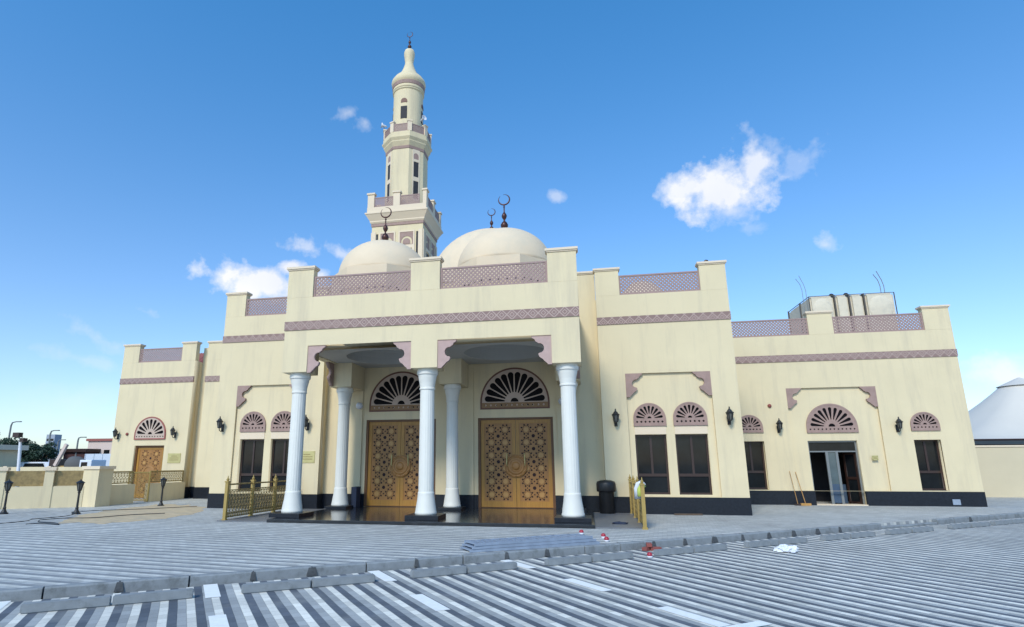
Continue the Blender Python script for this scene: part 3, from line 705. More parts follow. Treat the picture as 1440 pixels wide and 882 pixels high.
# ceiling with a round opening under each dome
for cx_ in (-6.62, -2.51):
    xa, xb = (XP0+.302, -4.568) if cx_ < -4.5 else (-4.564, XP1-.302); ya, yb = YP+.803, YD-.003; cy_, r_ = 18.75, 1.38; n = 48
    bm = BM(); lo, hi = [], []
    def sq(a):
        c, s = math.cos(a), math.sin(a)
        tx = ((xb-cx_) if c > 0 else (xa-cx_))/c if abs(c) > 1e-9 else 1e9; ty = ((yb-cy_) if s > 0 else (ya-cy_))/s if abs(s) > 1e-9 else 1e9
        t = min(tx, ty); return (cx_+c*t, cy_+s*t)
    angs = sorted([2*math.pi*i/n for i in range(n)]+[math.atan2(y-cy_, x-cx_) % (2*math.pi) for x in (xa, xb) for y in (ya, yb)])
    inner = [bm.verts.new((cx_+r_*math.cos(a), cy_+r_*math.sin(a), 5.17)) for a in angs]; outer_ = [bm.verts.new((*sq(a), 5.17)) for a in angs]
    rings = [inner]
    for k in range(0, 8):
        th = R(k*11); zz = 5.40+1.0*math.sin(th)
        rings.append([bm.verts.new((cx_+r_*math.cos(th)*math.cos(a), cy_+r_*math.cos(th)*math.sin(a), zz)) for a in angs])
    m_ = len(angs)
    for i in range(m_):
        j = (i+1) % m_; bm.faces.new((outer_[i], inner[i], inner[j], outer_[j]))
        for A, B in zip(rings, rings[1:]): bm.faces.new((A[i], B[i], B[j], A[j]))
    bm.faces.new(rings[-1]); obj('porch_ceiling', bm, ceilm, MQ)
# corbels of the openings
for x, s in ((-8.268, 1), (-4.97, -1), (-4.168, 1), (-.86, -1)): corbel(x, 5.138, .57, .83, s, YP+.03, YP+.15, m=corbm)
# columns
def col_mod(i, z): return 1.0
def column(x, y, z0, z1, rs, plate_w, parent=MQ, seg=60):
    root = obj('column', lathe(BM(), [(rs*1.42, z0), (rs*1.42, z0+.06), (rs*1.36, z0+.09), (rs*1.28, z0+.22), (rs*1.14, z0+.40), (rs*1.07, z0+.56), (rs*1.07, z0+.60), (rs*1.0, z0+.62)], (x, y, 0), seg), white, parent, True)
    def fl(i, z): return 1-.045*(.5-.5*math.cos(2*math.pi*i/3.0))
    obj('shaft', lathe(BM(), [(rs*1.0, z0+.61), (rs*.955, z1-.60)], (x, y, 0), 72, mod=lambda i, z: 1-.022*(1 if i % 4 == 0 else 0)), white, root)
    obj('capital', lathe(BM(), [(rs*.96, z1-.61), (rs*1.06, z1-.60), (rs*1.06, z1-.56), (rs*1.0, z1-.54), (rs*1.08, z1-.40), (rs*1.24, z1-.24), (rs*1.30, z1-.17), (rs*1.43, z1-.155), (rs*1.46, z1-.10), (rs*1.46, z1-.05), (rs*1.40, z1-.04), (rs*1.40, z1)], (x, y, 0), seg), white, root)
    w = plate_w/2; obj('base_plate', mbox(x-w, x+w, y-w, y+w, .092, z0, bev=.006), granite, root)
    return root
for x in (-8.67, -4.566, -.46): column(x, 16.55, .205, 4.328, .218, .95)
for x in (-8.60, -4.566, -.53):
    column(x, 19.86, .175, 4.298, .21, .80)
    obj('rear_pillar', mbox(x-.40, x+.40, 19.46, YD-.03, 4.30, 5.168), cream, MQ)
    M = Matrix.Translation((x-.40 if x < -2 else x+.30, 0, 0))
    # side bracket facing the front, lies in the side plane
    for xs in ([x-.40] if x < -5 else [x+.28] if x > -1 else []):
        pts = corbel_pts(0, 5.165, .50, .83, 1)
        MM = Matrix(((0, 1, 0, xs), (-1, 0, 0, 19.458), (0, 0, 1, 0), (0, 0, 0, 1)))
        obj('corbel', plate([pts], .0, .12, M=MM), mauve, MQ)
for x in (-8.67, -.46):
    pts = corbel_pts(0, 5.138, .50, .80, 1)
    MM = Matrix(((0, 1, 0, x-.39 if x < -4 else x+.27), (1, 0, 0, YP+.802), (0, 0, 1, 0), (0, 0, 0, 1)))
    obj('corbel', plate([pts], .0, .12, M=MM), mauve, MQ)
# porch floor
obj('porch_step', mbox(-8.93, .09, 15.60, YD-.024, .005, .09, bev=.01), granite2, MQ)
for a, b in ((-10.52, -8.935), (.095, 1.38)): obj('side_ramp', mbox(a, b, 15.66, 20.20, .002, .03), rampm, MQ)

# ------------------------------------------------------------------ minaret
MX, MY = -10.24, 31.62
mina = empty('minaret', (MX, MY, 0), 'tall cream minaret with square base, octagonal shaft and bulb top behind the mosque', 'minaret')
def sqprof(pr, seg=4, rot=math.pi/4): return lathe(BM(), [(r/math.cos(math.pi/seg), z) for r, z in pr], (MX, MY, 0), seg, rot)
obj('base_shaft', sqprof([(1.55, 0), (1.55, 15.25)]), cream, mina)
obj('trim_band', sqprof([(1.565, 15.12), (1.59, 15.14), (1.59, 15.30), (1.56, 15.31)]), mauve, mina)
obj('cornice', sqprof([(1.60, 15.31), (1.66, 15.40), (1.66, 15.46), (1.86, 15.80), (1.90, 15.84), (1.90, 15.92), (1.80, 15.94), (1.80, 16.27), (1.62, 16.27), (1.62, 16.0)]), cream2, mina)
for k in range(4):
    M = Matrix.Translation((MX, MY, 0)) @ Matrix.Rotation(k*math.pi/2, 4, 'Z')
    for a, b in ((-1.78, -1.38), (-.20, .20)):
        bm = BM(); box(bm, a, b, -1.80, -1.58, 16.272, 17.08, M=M); box(bm, a-.05, b+.05, -1.85, -1.53, 17.079, 17.18, M=M)
        obj('parapet_pier', bm, cream2, mina)
    obj('grille', extend(lattice(BM(), -1.378, -.202, 16.273, 16.90, -1.74, M=M, pitch=.13), lattice(BM(), .202, 1.378, 16.273, 16.90, -1.74, M=M, pitch=.13)), mauved, mina)
    # face panels: arched mauve heads over tall slots, corner strips
    bm = BM(); hd = BM(); dk = BM()
    for a, b in ((-1.05, -.12), (.12, 1.05)):
        cxp = (a+b)/2; ww = (b-a)/2
        hd = plate([rect(a+.06, b-.06, 13.86, 14.66), halfdisc(cxp, 13.90, 14.08, ww-.14, 14), ], -1.575, -1.553, bm=hd, M=M)
        hd = plate([halfdisc(cxp, 13.93, 14.05, ww-.24, 14)], -1.57, -1.553, bm=hd, M=M)
        box(dk, a+.14, b-.14, -1.556, -1.545, 11.8, 13.6, M=M)
        # frame round each panel
        bm = plate([rect(a-.02, b+.02, 11.5, 14.74), rect(a+.06, b-.06, 13.86, 14.66), rect(a+.12, b-.12, 11.7, 13.66)], -1.60, -1.549, bm=bm, M=M)
    for sx in (-1, 1):
        x_ = sx*1.42
        box(bm, x_-.13 if sx > 0 else x_-.12, x_+.12 if sx > 0 else x_+.13, -1.60, -1.549, 11.4, 14.78, M=M)
        box(dk, sx*1.21-.06, sx*1.21+.06, -1.555, -1.546, 11.6, 14.66, M=M)
    obj('panel_frame', bm, cream2, mina); obj('arched_panel', hd, mauve, mina); obj('slot', dk, interior, mina)
o8 = lambda pr: lathe(BM(), [(r/math.cos(math.pi/8), z) for r, z in pr], (MX, MY, 0), 8, math.pi/8)
obj('octagon_shaft', o8([(1.20, 16.0), (1.20, 21.2)]), cream, mina)
obj('trim_band', o8([(1.21, 20.25), (1.23, 20.269), (1.25, 20.431), (1.22, 20.45)]), mauve, mina)
obj('gallery', o8([(1.22, 20.45), (1.34, 20.679), (1.36, 20.717), (1.36, 20.774), (1.44, 20.908), (1.46, 20.946), (1.46, 21.022), (1.40, 21.041), (1.40, 21.327), (1.28, 21.327), (1.28, 21.089)]), cream, mina)
wd = BM(); wf = BM(); hf = BM()
for k in range(8):
    a = k*math.pi/4; M = Matrix.Translation((MX, MY, 0)) @ Matrix.Rotation(a, 4, 'Z')
    if k % 2:
        for z0, z1 in ((18.45, 19.45), (17.0, 18.18)): box(wd, -.17, .17, -1.212, -1.195, z0, z1, M=M)
        wf = plate([rect(-.25, .25, 16.9, 20.30), rect(-.17, .17, 18.45, 19.45), rect(-.17, .17, 17.0, 18.18), halfdisc(0, 19.62, 19.85, .17, 12)], -1.222, -1.198, bm=wf, M=M)
        hf = plate([halfdisc(0, 19.62, 19.85, .17, 12)], -1.212, -1.195, bm=hf, M=M)
    bm = BM(); Mp = Matrix.Translation((MX, MY, 0)) @ Matrix.Rotation(a+math.pi/8, 4, 'Z')
    box(bm, -.13, .13, -1.50, -1.34, 21.33, 21.96, M=Mp); box(bm, -.16, .16, -1.53, -1.31, 21.958, 22.04, M=Mp); obj('parapet_pier', bm, cream2, mina)
    obj('grille', lattice(BM(), -.44, .44, 21.33, 21.86, -1.37, M=M, pitch=.12, w=.045), mauved, mina)
obj('window', wd, interior, mina); obj('window_frame', wf, cream2, mina); obj('window_head', hf, mauve, mina)
rnd = lambda pr, seg=40: lathe(BM(), pr, (MX, MY, 0), seg)
obj('upper_drum', rnd([(.94, 20.9), (.94, 24.6), (1.0, 24.66), (1.0, 24.72)]), cream, mina, False)
wd = BM(); hf = BM()
for k in range(4):
    M = Matrix.Translation((MX, MY, 0)) @ Matrix.Rotation(k*math.pi/2+.02, 4, 'Z')
    obj('window', plate([rect(-.20, .20, 22.5, 23.35)], -.955, -.90, M=M), interior, mina); obj('window_head', plate([halfdisc(0, 23.62, 23.72, .20, 12)], -.955, -.90, M=M), brown, mina)
obj('trim_band', rnd([(1.0, 24.95), (1.03, 24.97), (1.05, 25.20), (1.02, 25.22)]), mauve, mina)
obj('bulb_cap', rnd([(1.01, 24.73), (1.01, 24.85), (1.0, 24.9), (1.0, 25.2), (1.07, 25.27), (1.10, 25.45), (1.07, 25.60), (1.0, 25.66), (.98, 25.72), (.93, 25.74), (.93, 25.82), (.84, 25.84), (.84, 25.92), (.72, 26.0), (.60, 26.16), (.48, 26.4), (.37, 26.67), (.29, 26.95), (.265, 27.1), (.30, 27.35), (.345, 27.65), (.35, 27.85), (.30, 28.02), (.16, 28.10), (0, 28.12)]), cream, mina, True)
finial(mina, MX, MY, 28.08, .92)
for i, (a, lb) in enumerate(((-155, 'left'), (-35, 'right'))):
    sp = empty('loudspeaker', (MX+1.5*math.cos(R(a)), MY+1.5*math.sin(R(a)), 22.0), 'white horn loudspeaker on the %s side of the minaret gallery' % lb, 'loudspeaker', 'loudspeakers on the minaret gallery')
    T = lathe(BM(), [(.05, -.18), (.06, -.04), (.09, .06), (.18, .17), (.165, .17), (.06, .06), (0, .03)], (0, 0, 0), 20)
    bmesh.ops.transform(T, matrix=Matrix.Translation(sp.location+Vector((0, 0, .32))) @ Matrix.Rotation(R(a), 4, 'Z') @ Matrix.Rotation(R(80), 4, 'Y'), verts=T.verts)
    obj('horn', T, whitep, sp, True)
    bm = BM(); tube(bm, [sp.location, sp.location+Vector((0, 0, .30))], .03); obj('bracket', bm, alum, sp)

# ------------------------------------------------------------------ wall lanterns, plaques, small fixtures
def lantern(loc, label):
    x, y, z = loc
    r = empty('wall_lantern', loc, label, 'lantern', 'black lanterns on the mosque walls')
    bm = BM(); box(bm, x-.05, x+.05, y-.025, y, z-.24, z+.04); tube(bm, [(x, y-.02, z-.18), (x, y-.12, z-.24), (x, y-.20, z-.20), (x, y-.22, z-.12)], .016)
    tube(bm, [(x, y-.02, z+.0), (x, y-.10, z+.02), (x, y-.2, z-.10)], .01, 6); obj('bracket', bm, black, r)
    c = (x, y-.22, z)
    obj('lantern_glass', lathe(BM(), [(.06, -.09), (.10, .12)], c, 6), lampg, r)
    bm = BM()
    for k in range(6):
        a = math.pi*k/3; tube(bm, [(c[0]+.062*math.cos(a), c[1]+.062*math.sin(a), z-.09), (c[0]+.104*math.cos(a), c[1]+.104*math.sin(a), z+.12)], .012, 5)
    lathe(bm, [(.0, -.16), (.02, -.13), (.07, -.11), (.07, -.085)], c, 12); lathe(bm, [(.125, .115), (.13, .135), (.09, .17), (.06, .22), (.03, .25), (.02, .28), (.025, .30), (0, .34)], c, 12)
    obj('cage', bm, black, r); return r
lan = [((.97, YB, 3.04), 'black wall lantern left of the twin windows right of the porch'), ((4.53, YB, 3.04), 'black wall lantern right of the twin windows right of the porch'),
       ((-13.72, YB, 3.06), 'black wall lantern left of the twin windows left of the porch'), ((-10.18, YB, 3.06), 'black wall lantern above the gold plaque beside the porch'),
       ((5.60, YW, 3.06), 'black wall lantern beside the narrow window at the inner corner of the right wing'), ((7.52, YW, 3.0), 'black wall lantern left of the open entrance of the right wing'), ((11.75, YW, 2.98), 'black wall lantern between the open entrance and the end window'),
       ((-23.08, YW, 3.07), 'black wall lantern at the outer corner, left of the side door'), ((-19.83, YW, 3.1), 'black wall lantern right of the carved side door, above a plaque')]
l0 = lantern(*lan[0])
for loc, lb in lan[1:]: dup(l0, loc, lb)
def plaque(x0, x1, z0, z1, y, label, lines=3):
    r = obj('plaque', mbox(x0, x1, y-.02, y-.001, z0, z1, bev=.004), brass); tag(r, label, 'plaque')
    bm = BM(); hh = (z1-z0)/(lines+2)
    for i in range(lines):
        zc = z1-hh*(i+1.4); w = (x1-x0)*(.22 if i == 0 else .36); box(bm, (x0+x1)/2-w, (x0+x1)/2+w, y-.0225, y-.0205, zc-hh*.16, zc+hh*.16)
    for cxx in (x0+.03, x1-.03):
        for cz in (z0+.03, z1-.03): box(bm, cxx-.01, cxx+.01, y-.026, y-.0205, cz-.01, cz+.01)
    obj('engraving', bm, golds, r); return r
plaque(-10.46, -9.84, 1.64, 2.06, YB, 'gold engraved plaque on the wall left of the porch'); plaque(-20.10, -19.40, 1.66, 2.12, YW, 'gold engraved plaque right of the carved side door')
plaque(10.72, 10.93, 1.68, 1.86, YW, 'small brass plaque right of the open entrance', 2)
for x, z, lb in ((7.29, 3.84, 'small red alarm sounder left of the right wing entrance'), (-22.56, 3.08, 'small red alarm sounder left of the fan above the side door')):
    T = lathe(BM(), [(.07, 0), (.075, .03), (.06, .06), (.03, .08), (0, .085)], (0, 0, 0), 20); bmesh.ops.transform(T, matrix=Matrix.Translation((x, YW-.001, z)) @ Matrix.Rotation(R(90), 4, 'X'), verts=T.verts)
    tag(obj('alarm_sounder', T, brickm, None, True), lb, 'alarm', 'red alarm sounders')
for x, lb in ((-8.27-.05, 'white globe lamp high on the porch wall left of the doors'), (-.80, 'white globe lamp high on the porch wall right of the doors')):
    g = obj('globe_lamp', lathe(BM(), [(0, -.13)]+[(.13*math.cos(R(a)), .13*math.sin(R(a))) for a in range(-75, 90, 15)]+[(0, .13)], (x, YD-.14, 3.72), 24), whitep, None, True); tag(g, lb, 'lamp', 'globe lamps in the porch')
    obj('holder', mbox(x-.05, x+.05, YD-.04, YD-.001, 3.66, 3.78), alum, g)
tag(obj('junction_box', mbox(13.15, 13.40, YW-.07, YW-.024, .06, .26, bev=.01), blueg), 'grey junction box on the black plinth under the end window', 'junction box')

# ------------------------------------------------------------------ gold railings
def filigree(bm, p0, p1, z0, z1, th=.02, step=.17):
    """scrolled infill between two ground points"""
    d = Vector((p1[0]-p0[0], p1[1]-p0[1], 0)); Ln = d.length; d.normalize(); n = max(1, round(Ln/step)); w = Ln/n
    for i in range(n):
        c = Vector((p0[0], p0[1], 0))+d*(i+.5)*w
        H = z1-z0; rows = max(1, round(H/(w*1.15)))
        for j in range(rows):
            zc = z0+(j+.5)*H/rows; hh = H/rows/2
            for sg in (-1, 1):
                pts = [c+d*(sg*w*.5*math.sin(math.pi*t/6)*(1 if t < 5 else .6))+Vector((0, 0, zc-hh+2*hh*t/6)) for t in range(7)]
                tube(bm, pts, .0095, 4)
            pts = [c+d*(w*.2*math.cos(2*math.pi*t/8))+Vector((0, 0, zc+hh*.45*math.sin(2*math.pi*t/8))) for t in range(9)]; tube(bm, pts, .008, 4)
        tube(bm, [c+d*w*.5+Vector((0, 0, z0)), c+d*w*.5+Vector((0, 0, z1))], .009, 4)
def railing(posts, h, label, name='ramp_railing'):
    r = empty(name, (*posts[0], 0), label, 'railing')
    for (x, y) in posts:
        bm = BM(); box(bm, x-.045, x+.045, y-.045, y+.045, 0, h); box(bm, x-.065, x+.065, y-.065, y+.065, 0, .05); box(bm, x-.06, x+.06, y-.06, y+.06, h, h+.04)
        lathe(bm, [(.03, h+.04), (.045, h+.09), (.02, h+.12), (.012, h+.17), (0, h+.20)], (x, y, 0), 10); obj('post', bm, gold, r)
    for a, b in zip(posts, posts[1:]):
        va, vb = Vector((*a, 0)), Vector((*b, 0)); d = (vb-va).normalized(); a2, b2 = va+d*.045, vb-d*.045; bm = BM()
        for z, rr in ((.10, .018), (.22, .012), (h-.22, .012), (h-.06, .024)): tube(bm, [a2+Vector((0, 0, z)), b2+Vector((0, 0, z))], rr, 6)
        filigree(bm, a2[:2], b2[:2], .22, h-.22)
        filigree(bm, a2[:2], b2[:2], .10, .22, step=.12)
        obj('rail_panel', bm, golds, r)
    return r
railing([(-10.36, 15.78), (-10.40, 17.2), (-10.42, 18.6), (-10.44, 20.05)], 1.08, 'gold filigree railing along the ramp left of the porch')
railing([(1.30, 15.64), (1.30, 17.1), (1.30, 18.6), (1.30, 20.05)], 1.06, 'gold filigree railing along the ramp right of the porch, cloths hung on it')
# cloths on the right railing
def cloth(pts, name, m, label, th=.012):
    bm = BM(); tube(bm, pts, .075, 10, .055)
    for v in bm.verts: v.co += Vector((random.uniform(-1, 1), random.uniform(-1, 1), random.uniform(-1, 1)))*.008
    return tag(obj(name, bm, m, None, True), label, 'cloth')
cloth([(1.20, 16.05, .72), (1.19, 16.0, .95), (1.24, 15.98, 1.08), (1.32, 15.95, 1.12), (1.38, 15.95, 1.04)], 'cloth', whitep, 'white cloth draped over the right ramp railing')
cloth([(1.25, 15.72, .78), (1.25, 15.74, .95), (1.30, 15.76, 1.07), (1.36, 15.76, 1.0)], 'cloth', limec, 'lime yellow cloth hanging on the end of the right ramp railing')

tanback = mat('weathered_gold_sheet', (.27, .19, .075), .6, .35, 7, dirt=((.16, .11, .04), 9, .6))
# ------------------------------------------------------------------ garden wall of the side court, with gold panels
gw = empty('garden_wall', (-19.1, 20.3, 0), 'low cream wall with gold panels round the left side door court', 'wall')
P1 = Vector((-19.1, 20.3)); U2 = Vector((-KU.x, -KU.y)).normalized()
def seg_wall(a, b, z0, z1, th, m, name, parent, cap=False):
    a, b = Vector(a), Vector(b); d = (b-a); Ln = d.length; ang = math.atan2(d.y, d.x); M = Matrix.Translation((a.x, a.y, 0)) @ Matrix.Rotation(ang, 4, 'Z')
    bm = BM(); box(bm, 0, Ln, -th/2, th/2, z0, z1, M=M)
    return obj(name, bm, m, parent)
e1 = P1+U2*2.6; e2 = P1+U2*5.2; e3 = P1+U2*16
seg_wall(P1+U2*.38, e3, 0, .78, .25, cream, 'wall_base', gw)
seg_wall((-19.1, 20.68), (-19.1, 22.25), 0, .78, .25, cream, 'wall_base', gw); seg_wall((-19.1, 23.15), (-19.1, 25.47), 0, .78, .25, cream, 'wall_base', gw)
def sqpier(x, y, h, w=.27, ang=0, parent=gw):
    M = Matrix.Translation((x, y, 0)) @ Matrix.Rotation(ang, 4, 'Z'); bm = BM(); box(bm, -w, w, -w, w, 0, h, M=M); obj('pier', bm, cream, parent)
    bm = BM(); box(bm, -w-.05, w+.05, -w-.05, w+.05, h+.001, h+.12, M=M); obj('coping', bm, cream2, parent)
sqpier(-19.1, 20.35, 1.42, .36)
for k in (1.55, 3.05, 5.5, 8.5): p = P1+U2*k; sqpier(p.x, p.y, 1.38, .15, math.atan2(KU.y, KU.x))
for a, b in ((.42, 1.38), (1.72, 2.88), (3.22, 5.32), (5.68, 8.32), (8.68, 15.8)):
    pa, pb = P1+U2*a, P1+U2*b; bm = BM()
    tube(bm, [(*pa, 1.34), (*pb, 1.34)], .03, 6); tube(bm, [(*pa, .84), (*pb, .84)], .02, 6)
    if a < 8: filigree(bm, pa, pb, .84, 1.34, step=.20)
    obj('gold_panel', bm, golds, gw)
    d = (pb-pa).normalized(); nn = Vector((-d.y, d.x))*.03
    seg_wall(pa+nn, pb+nn, .80, 1.36, .012, tanback, 'gold_backing', gw)
for (a, b) in (((-19.1, 20.73), (-19.1, 22.2)), ((-19.1, 23.2), (-19.1, 25.4))):
    bm = BM(); tube(bm, [(*a, 1.30), (*b, 1.30)], .028, 6); tube(bm, [(*a, .84), (*b, .84)], .02, 6); filigree(bm, a, b, .84, 1.30, step=.16)
    for p in (a, b): tube(bm, [(*p, .78), (*p, 1.32)], .03, 6)
    obj('gold_panel', bm, golds, gw)
gt = empty('gate', (-19.1, 23.15, 0), 'gold ornamental gate leaf standing open by the side door court', 'gate')
bm = BM(); a, b = (-19.02, 23.12), (-19.75, 22.75)
for z in (.08, 1.25): tube(bm, [(*a, z), (*b, z)], .025, 6)
for p in (a, b): tube(bm, [(*p, 0.02), (*p, 1.32)], .035, 6)
obj('gate_frame', bm, gold, gt); bm = BM(); filigree(bm, a, b, .10, 1.23, step=.18); obj('gate_infill', bm, golds, gt)

# ------------------------------------------------------------------ bollard lamps
def bollard(x, y, label):
    r = empty('bollard_lamp', (x, y, 0), label, 'lamp', 'black bollard lamps on the pavement')
    bm = lathe(BM(), [(.13, 0), (.13, .03), (.09, .06), (.06, .12), (.045, .16), (.05, .20), (.035, .24), (.03, .66), (.05, .70), (.03, .73)], (x, y, 0), 16); obj('pole', bm, black, r)
    obj('lantern_glass', lathe(BM(), [(.055, .78), (.10, 1.0)], (x, y, 0), 6), lampg, r)
    bm = BM()
    for k in range(6):
        a = math.pi*k/3; tube(bm, [(x+.057*math.cos(a), y+.057*math.sin(a), .78), (x+.104*math.cos(a), y+.104*math.sin(a), 1.0)], .013, 5)
    lathe(bm, [(.03, .72), (.07, .76), (.07, .785)], (x, y, 0), 12); lathe(bm, [(.135, .995), (.14, 1.01), (.07, 1.06), (.03, 1.08), (.02, 1.11), (0, 1.13)], (x, y, 0), 12)
    obj('cage', bm, black, r); return r
b0 = bollard(-19.18, 16.73, 'black bollard lamp at the left edge of the picture before the garden wall')
dup(b0, (-16.74, 17.14, 0), 'black bollard lamp before the corner pier of the garden wall'); dup(b0, (-16.51, 20.84, 0), 'black bollard lamp beyond the sand, nearest the side door')

# ------------------------------------------------------------------ wheel stops
wsl = ['leftmost', 'second from the left', 'third from the left', 'fourth from the left', 'fifth from the left', 'sixth from the left', 'seventh from the left', 'eighth from the left', 'ninth from the left', 'tenth from the left']
kang = math.atan2(KU.y, KU.x)
extra = ['long concrete wheel stop, nearest the camera on the left', 'concrete wheel stop between the first two dashed white lines', 'concrete wheel stop in front of the stacked metal trays', 'concrete wheel stop just past the stacked metal trays', 'concrete wheel stop with bricks lying on it', 'concrete wheel stop with a white plastic bag at its end']
for k in range(10):
    s0 = .41+2.46*k
    if k == 8: s0 += .3
    lb = ('concrete wheel stop made of two blocks, %s in the row' % wsl[k])
    x, y = K(s0, .88); r = empty('wheel_stop', (x, y, -.12), lb, 'wheel stop', 'concrete wheel stops in front of the kerb')
    for j in range(2):
        M = Matrix.Translation((x, y, 0)) @ Matrix.Rotation(kang+random.uniform(-.012, .012), 4, 'Z')
        bm = BM(); box(bm, j*.94+.004, j*.94+.925, -.065, .065, -.119, -.012+random.uniform(-.004, .004), M=M)
        bmesh.ops.bevel(bm, geom=bm.edges[:], offset=.012, segments=2, affect='EDGES'); obj('concrete_block', bm, conc, r)

# ------------------------------------------------------------------ stack of metal trays behind the kerb
def local(s, t, z=0, rz=0): return Matrix.Translation((*K(s, t), z)) @ Matrix.Rotation(kang+rz, 4, 'Z')
x, y = K(6.9, -.45)
tr = empty('metal_tray_stack', (x, y, 0), 'low stack of blue-grey ribbed metal trays lying along the kerb', 'metal trays')
for j in range(3):
    bm = BM(); M = local(6.9+j*.04, -.50+j*.015, 0, .02*(j-1)-.03); z = .005+j*.055; Ln = 2.85-.1*j
    for yy in (-.24, .21): box(bm, 0, Ln, yy, yy+.03, z, z+.05, M=M)
    for i in range(15): xx = .03+i*(Ln-.12)/14; box(bm, xx, xx+.09, -.208, .208, z+.018, z+.042, M=M)
    obj('tray', bm, blueg, tr)
# red-and-white caps
for k, (x, y, lb) in enumerate(((-.23, 14.35, 'behind the end of the metal trays'), (.25, 13.71, 'farther of the pair right of the trays'), (.30, 13.11, 'nearer of the pair right of the trays'), (1.04, 11.91, 'lying in the parking bay before the kerb'))):
    z = 0 if k < 3 else -.12
    r = empty('cap', (x, y, z), 'red and white plastic cap, %s' % lb, 'cap', 'red and white plastic caps')
    s = .62 if k < 3 else .6
    bm = lathe(BM(), [(.0, .0), (.06*s, .0), (.085*s, .03*s), (.08*s, .06*s)], (x, y, z), 16); obj('rim', bm, whitep, r, True)
    bm = lathe(BM(), [(.078*s, .06*s), (.085*s, .09*s), (.07*s, .14*s), (.03*s, .165*s), (0, .17*s)], (x, y, z), 16); obj('shell', bm, redm, r, True)
# broken bricks on the wheel stop
for i, (s, t, dz, rz) in enumerate(((10.05+.55, .62, 0, .3), (10.75, .70, 0, -.4), (10.66, .62, .07, .9))):
    bm = BM(); box(bm, -.11, .11, -.055, .055, -.12+dz+.001, -.052+dz, M=Matrix.Translation((*K(s, t-.35), 0)) @ Matrix.Rotation(kang+rz, 4, 'Z'))
    bmesh.ops.bevel(bm, geom=bm.edges[:], offset=.006, segments=1, affect='EDGES')
    tag(obj('brick', bm, brickm), ['red brick lying left in the little pile by the kerb', 'red brick lying right in the little pile by the kerb', 'red brick on top of the little pile by the kerb'][i], 'brick', 'loose bricks by the kerb')
def blob(name, c, s, m, label, cat, n=3, amp=.25):
    bm = BM(); bmesh.ops.create_icosphere(bm, subdivisions=n, radius=1)
    from mathutils import noise
    for v in bm.verts:
        f = 1+amp*noise.noise(v.co*2.1+Vector(c))+amp*.6*noise.noise(v.co*5+Vector(c)); v.co = Vector((v.co.x*s[0]*f, v.co.y*s[1]*f, max(-.15, v.co.z)*s[2]*f))
    bmesh.ops.translate(bm, vec=c, verts=bm.verts); return tag(obj(name, bm, m, None, False), label, cat)
blob('plastic_bag', (3.75, 13.12, -.09), (.20, .12, .10), whitep, 'crumpled white plastic bag beside a wheel stop', 'bag', 4, .5)
blob('cloth', (.75, 16.6, .035), (.18, .10, .05), bluec, 'dark blue crumpled cloth on the right ramp', 'cloth', 3, .6)
bm = BM(); M = Matrix.Translation((3.0, 20.02, 0)) @ Matrix.Rotation(.08, 4, 'Z'); box(bm, -.42, .42, -.06, .06, .004, .05, M=M); tag(obj('plank', bm, barkm), 'short brown plank on the paving against the black plinth', 'plank')
# bin
u = empty('bin', (.53, 20.02, 0), 'dark round-lidded bin standing in the corner right of the porch', 'bin')
obj('drum', lathe(BM(), [(.22, 0), (.24, .02), (.24, .68), (.26, .72)], (.53, 20.0, 0), 28), black, u, True)
obj('lid', lathe(BM(), [(.29, .70), (.31, .74), (.31, .95), (.28, 1.02), (.16, 1.06), (0, 1.07)], (.53, 20.0, 0), 28), black, u, True)
tag(obj('canister', mbox(-8.30, -8.10, 20.1, 20.5, .092, .80, bev=.02), bluec), 'dark blue canister behind the rear left column', 'canister')
# broom and dustpan
br = empty('broom', (8.03, 25.2, 0), 'long-handled broom leaning on the wall left of the entrance', 'broom')
bm = BM(); tube(bm, [(8.06, 25.15, .06), (7.93, 25.44, 1.25)], .014); obj('handle', bm, woodl, br); obj('head', mbox(7.88, 8.24, 25.08, 25.2, .002, .09, bev=.01), woodl, br)
ds = empty('dustpan', (7.8, 25.2, 0), 'long-handled dustpan leaning beside the broom', 'dustpan')
bm = BM(); tube(bm, [(7.80, 25.2, .06), (7.72, 25.44, 1.28)], .011); obj('handle', bm, woodl, ds); obj('pan', mbox(7.68, 7.9, 25.1, 25.24, .002, .06, bev=.01), framem, ds)

# ------------------------------------------------------------------ sand patch and hose
from mathutils import noise as NZ
SP = [(-14.74, 14.59), (-16.2, 16.6), (-17.0, 18.9), (-17.3, 21.6), (-16.0, 21.9), (-14.42, 20.6), (-12.96, 18.07), (-12.64, 16.29), (-13.1, 14.48)]
ctr = Vector((-15.0, 17.6)); n = 72; bm = BM(); c0 = bm.verts.new((ctr.x, ctr.y, .035)); rings = []
def sp_pt(a):
    k = a/(2*math.pi)*len(SP); i_ = int(k) % len(SP); f_ = k-int(k); f_ = f_*f_*(3-2*f_)
    return Vector(SP[i_]).lerp(Vector(SP[(i_+1) % len(SP)]), f_)
for k, fr_ in enumerate((.35, .7, .9, 1.0)):
    ring = []
    for i in range(n):
        a = 2*math.pi*i/n; q = sp_pt(a)-ctr; f2 = fr_*(1+.16*NZ.noise(Vector((math.cos(a)*5, math.sin(a)*5, 1)))+.10*NZ.noise(Vector((math.cos(a)*17, math.sin(a)*17, 1))))
        p_ = ctr+q*f2; ring.append(bm.verts.new((p_.x, p_.y, (.03, .02, .01, .002)[k]+(.008*NZ.noise(Vector((p_.x*3, p_.y*3, 0))) if k < 3 else 0))))
    rings.append(ring)
for i in range(n):
    j = (i+1) % n; bm.faces.new((c0, rings[0][i], rings[0][j]))
    for A, B in zip(rings, rings[1:]): bm.faces.new((A[i], B[i], B[j], A[j]))
